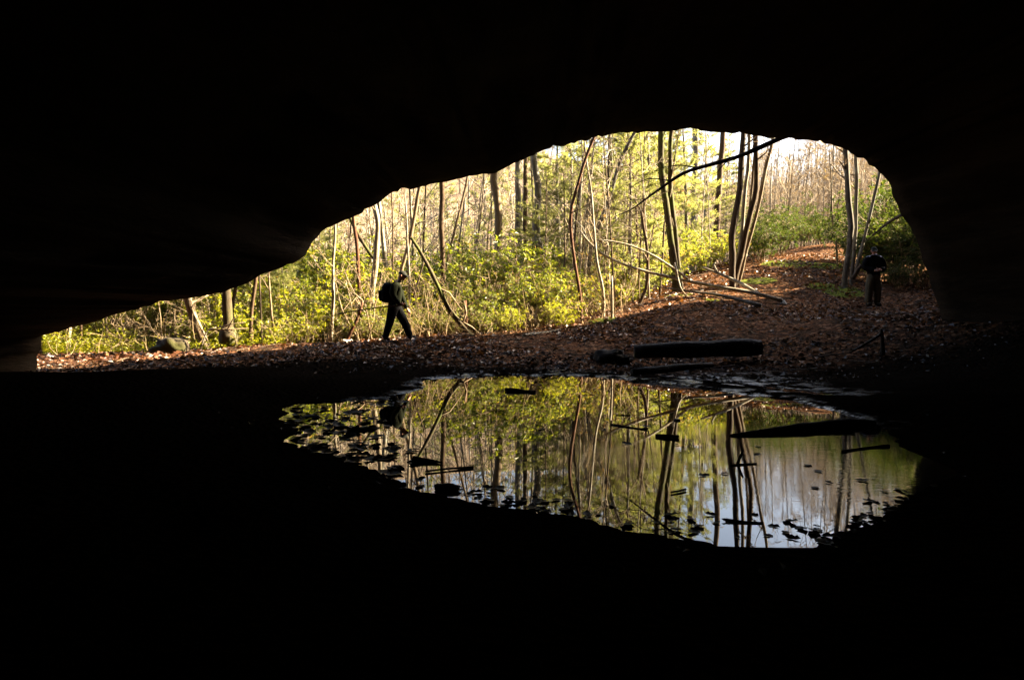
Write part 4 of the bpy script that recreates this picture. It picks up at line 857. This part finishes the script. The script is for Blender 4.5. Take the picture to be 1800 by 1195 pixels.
def head_mesh(b, c, fwd, tilt, mskin, meye, s=1.0):
    """head with brow, nose, chin, ears; faces +fwd (xy), tilted down by tilt"""
    u = np.linspace(0, 2*math.pi, 24, endpoint=False); v = np.linspace(.02, math.pi-.02, 18); U, Vv = np.meshgrid(u, v)
    n = np.stack([np.cos(U)*np.sin(Vv), np.sin(U)*np.sin(Vv), np.cos(Vv)], -1)
    p = n*np.array([.098, .076, .118])
    fr = np.clip(n[..., 0], 0, 1)
    p[..., 0] += .030*np.exp(-((n[..., 1]/.16)**2+((n[..., 2]+.12)/.17)**2))*(fr > 0)        # nose
    p[..., 0] += .012*np.exp(-((n[..., 1]/.3)**2+((n[..., 2]+.78)/.2)**2))*(fr > 0)          # chin
    p[..., 0] -= .010*np.exp(-(((np.abs(n[..., 1])-.36)/.14)**2+((n[..., 2]-.08)/.12)**2))*(fr > 0)  # eye sockets
    p[..., 0] -= .006*np.exp(-((n[..., 1]/.35)**2+((n[..., 2]+.5)/.06)**2))*(fr > 0)         # mouth line
    p[..., 1] *= 1-.25*np.clip(-n[..., 2], 0, 1)
    i = (np.arange(17)[:, None]*24+np.arange(24)[None]).ravel(); jn = (np.arange(17)[:, None]*24+(np.arange(24)[None]+1) % 24).ravel()
    def place(q):
        q = np.asarray(q, float)*s; ct, st_ = math.cos(tilt), math.sin(tilt)
        x = q[..., 0]*ct+q[..., 2]*st_; z = -q[..., 0]*st_+q[..., 2]*ct
        a = math.atan2(fwd[1], fwd[0]); return np.stack([x*math.cos(a)-q[..., 1]*math.sin(a), x*math.sin(a)+q[..., 1]*math.cos(a), z], -1)+np.array(c)
    b.add(place(p), np.stack([i, i+24, jn+24, jn], -1), mskin)
    for sgn in (-1, 1):
        b.tube(place(np.array([[-.005, sgn*.070, -.03], [-.012, sgn*.086, .0], [-.012, sgn*.084, .025]])), [.010, .016, .008], 6, mskin)
        b.tube(place(np.array([[.082, sgn*.030, .010], [.090, sgn*.030, .010]])), [.011, .007], 6, meye)
    return place
def hand_mesh(b, w, d, nrm, mskin, curl=.6, s=1.0):
    w = np.array(w, float); d = np.array(d, float); d /= np.linalg.norm(d); nrm = np.array(nrm, float); nrm -= d*(nrm@d); nrm /= np.linalg.norm(nrm); sd_ = np.cross(nrm, d)
    b.tube(np.array([w-d*.03, w+d*.02, w+d*.06, w+d*.095])*1.0, np.array([.028, .036, .042, .036])*s, 8, mskin, True, None)
    for i, (L, off) in enumerate(((.068, -.03), (.078, -.010), (.074, .010), (.058, .028))):
        p = w+d*.09+sd_*off; pts = [p]; dd = d.copy()
        for k in range(3): dd = dd+nrm*curl*.6; dd /= np.linalg.norm(dd); pts.append(pts[-1]+dd*L/3)
        b.tube(np.array(pts), [.010, .0095, .009, .007], 6, mskin)
    p = w+d*.03-sd_*.036; b.tube(np.array([p, p-sd_*.025+d*.025+nrm*.01, p-sd_*.03+d*.05+nrm*.03]), [.013, .011, .008], 6, mskin)

# walking man, facing +X
f0 = P(700, 595.5, 17.2); gx_, gy_ = f0[0], f0[1]; gzv = gz(gx_, gy_)
man = thing('person', 'man in dark cap and green jacket walking right past the cave mouth with a pack', 'person', (gx_, gy_, gzv))
dz = 0.02
# y: near side (towards camera) negative
V_ = [(-.09,0,.90),(-.085,0,1.02),(-.05,0,1.20),(-.03,0,1.36),(.03,0,1.475),(.075,0,1.53),
      (-.045,-.17,1.40),(-.045,.17,1.40),                       # shoulders 6,7
      (-.10,-.235,1.16),(.045,-.21,.955),(.075,-.20,.93),       # near arm elbow,wrist,hand 8,9,10
      (.05,.23,1.12),(.20,.20,.80),                           # far arm elbow, wrist 11,12
      (-.10,-.085,.84),(-.20,-.09,.45),(-.305,-.09,.10),(-.30,-.09,.045),(-.18,-.09,.035),   # rear leg 13-17
      (-.05,.085,.84),(.145,.085,.47),(.285,.085,.11),(.30,.085,.06),(.45,.085,.085)]        # front leg 18-22
E_ = [(0,1),(1,2),(2,3),(3,4),(4,5),(3,6),(3,7),(6,8),(8,9),(9,10),(7,11),(11,12),(0,13),(13,14),(14,15),(15,16),(16,17),(0,18),(18,19),(19,20),(20,21),(21,22)]
R_ = [(.15,.15),(.15,.15),(.17,.17),(.165,.16),.065,.05,.09,.09,.065,.042,.035,.060,.042,.105,.075,.058,.05,.042,.105,.078,.058,.05,.042]
def mf(c):
    if c[2] < .09 or (c[0] > .33 and c[2] < .14): return 2
    if c[2] < .88 and not (c[0] > .12 and c[2] > .72): return 1
    if c[2] > 1.49: return 3
    return 0
hm = {}
def hd(b): hm['p'] = head_mesh(b, (.115, 0, 1.625), (1, 0), .22, 3, 4)
skin_body(V_, E_, R_, mf, [M['jacket_green'], M['trouser_black'], M['boot'], M['skin'], M['eye']], man, 'body', hd,
          [lambda b: hand_mesh(b, (.065, -.20, .925), (1, .05, -.25), (0, .6, 1), 3, .9), lambda b: hand_mesh(b, (.205, .20, .79), (.5, -.1, -1), (.2, -1, 0), 3, .5)])
def capmesh(b, pl, brim=True, wool=False):
    u = np.linspace(0, 2*math.pi, 20, endpoint=False); rows = []
    for k, v in enumerate(np.linspace(0, 1, 7)):
        a = v*math.pi/2; rows.append(np.c_[np.cos(u)*.108*math.cos(a)-.004, np.sin(u)*.088*math.cos(a), np.full(20, .038+.095*math.sin(a)+(.0 if not wool else .012*math.sin(a)))])
    b.add(pl(np.concatenate(rows)), np.concatenate([np.stack([k*20+np.arange(20), k*20+(np.arange(20)+1) % 20, (k+1)*20+(np.arange(20)+1) % 20, (k+1)*20+np.arange(20)], -1) for k in range(6)]))
    if brim:
        th = np.linspace(-1.15, 1.15, 11); ins = np.c_[np.cos(th)*.100, np.sin(th)*.083, np.full(11, .044)]; outs = np.c_[.10+np.cos(th)*.085, np.sin(th)*.088, .030-.012*np.abs(np.sin(th))]
        lo = np.concatenate([ins, outs]); up = lo+[0, 0, .008]; b.add(pl(np.concatenate([lo, up])), np.concatenate([np.stack([k0+np.arange(10), k0+np.arange(10)+1, k0+11+np.arange(10)+1, k0+11+np.arange(10)], -1) for k0 in (0, 22)]+[np.stack([11+np.arange(10), 12+np.arange(10), 34+np.arange(10), 33+np.arange(10)], -1)]))
b = MB(); capmesh(b, hm['p']); o = bpy.data.objects.new('cap', b.mesh('cap', M['cap'])); COL.objects.link(o); o.parent = man
# backpack: separate thing carried on his back
bp = thing('backpack', 'rounded dark teal backpack on the back of the walking man', 'backpack', (gx_-.28, gy_, gzv+1.0))
def blob(c, size, seed, pw=.6, amp=.06):
    u = np.linspace(0, 2*math.pi, 24, endpoint=False); v = np.linspace(.03, math.pi-.03, 16); U, Vv = np.meshgrid(u, v); n = np.stack([np.cos(U)*np.sin(Vv), np.sin(U)*np.sin(Vv), np.cos(Vv)], -1)
    p = np.sign(n)*np.abs(n)**pw*(1+amp*fbm(n*2+seed, 1, 3, seed)[..., None])*np.array(size)+np.array(c)
    i = (np.arange(15)[:, None]*24+np.arange(24)[None]).ravel(); jn = (np.arange(15)[:, None]*24+(np.arange(24)[None]+1) % 24).ravel(); return p, np.stack([i, i+24, jn+24, jn], -1)
def lpart(name, mat, root, fn):
    b = MB(); fn(b); o = bpy.data.objects.new(name, b.mesh(name, M[mat])); COL.objects.link(o); o.parent = root; return o
def bpm(b):
    p, f = blob((.0, 0, .20), (.13, .155, .25), 2); p[..., 0] += .30*(p[..., 2]-.2)*.35; b.add(p, f)
lpart('main_bag', 'pack', bp, bpm)
lpart('front_pocket', 'pack', bp, lambda b: b.add(*blob((-.125, 0, .14), (.075, .12, .14), 4)))
for sg in (-1, 1):
    lpart('strap', 'pack', bp, lambda b, sg=sg: b.tube(np.array([(.12, sg*.11, .40), (.22, sg*.125, .47), (.32, sg*.12, .40), (.36, sg*.12, .25), (.27, sg*.16, .08), (.10, sg*.13, .04)]), [.022]*6, 6, flat=(.5, 1)))
stick = wood('walking_stick', 'long thin stick held level at the hip of the walking man, pointing back', 'stick', [([np.array([gx_+.13, gy_-.215, gzv+.89]), np.array([gx_-.35, gy_-.25, gzv+.845]), np.array([gx_-.9, gy_-.28, gzv+.77]), np.array([gx_-1.46, gy_-.30, gzv+.665])], [.019, .018, .016, .012])], 'brown', 6)

# standing man at right, facing the camera and looking down at his hands
f0 = P(1534, 536, 21.0); hx, hy = f0[0], f0[1]; hz = gz(hx, hy)
man2 = thing('person', 'man in black jacket and khaki trousers standing at right looking down at his hands', 'person', (hx, hy, hz))
V_ = [(0,0,.93),(0,0,1.04),(0,-.01,1.22),(0,-.01,1.40),(-.01,-.03,1.52),(-.02,-.05,1.58),
      (-.20,-.01,1.43),(.20,-.01,1.43),(-.30,-.02,1.14),(-.09,-.25,1.06),(.30,-.02,1.14),(.09,-.25,1.07),
      (-.10,0,.86),(-.125,-.01,.47),(-.13,.01,.10),(-.13,0,.045),(-.15,-.15,.035),
      (.10,0,.86),(.13,-.01,.47),(.14,.01,.10),(.14,0,.045),(.17,-.15,.035)]
E_ = [(0,1),(1,2),(2,3),(3,4),(4,5),(3,6),(3,7),(6,8),(8,9),(7,10),(10,11),(0,12),(12,13),(13,14),(14,15),(15,16),(0,17),(17,18),(18,19),(19,20),(20,21)]
R_ = [(.19,.16),(.185,.16),(.185,.15),(.165,.13),.068,.058,.095,.095,.075,.048,.075,.048,.105,.083,.075,.055,.045,.105,.083,.075,.055,.045]
def mf2(c):
    if c[2] < .075: return 2
    if c[2] < .93: return 1
    if c[2] > 1.56: return 3
    if c[2] > 1.495 and c[1] < 0: return 5
    return 0
def hd2(b): hm['q'] = head_mesh(b, (-.035, -.06, 1.665), (-.35, -1), .30, 3, 4)
skin_body(V_, E_, R_, mf2, [M['black'], M['khaki'], M['boot'], M['skin'], M['eye'], M['collar']], man2, 'body', hd2,
          [lambda b: hand_mesh(b, (-.08, -.26, 1.06), (1, -.35, .1), (0, -.5, 1), 3, .6), lambda b: hand_mesh(b, (.08, -.26, 1.07), (-1, -.35, .1), (0, -.5, 1), 3, .6)])
b = MB(); capmesh(b, hm['q'], True); o = bpy.data.objects.new('cap', b.mesh('cap', M['cap'])); COL.objects.link(o); o.parent = man2
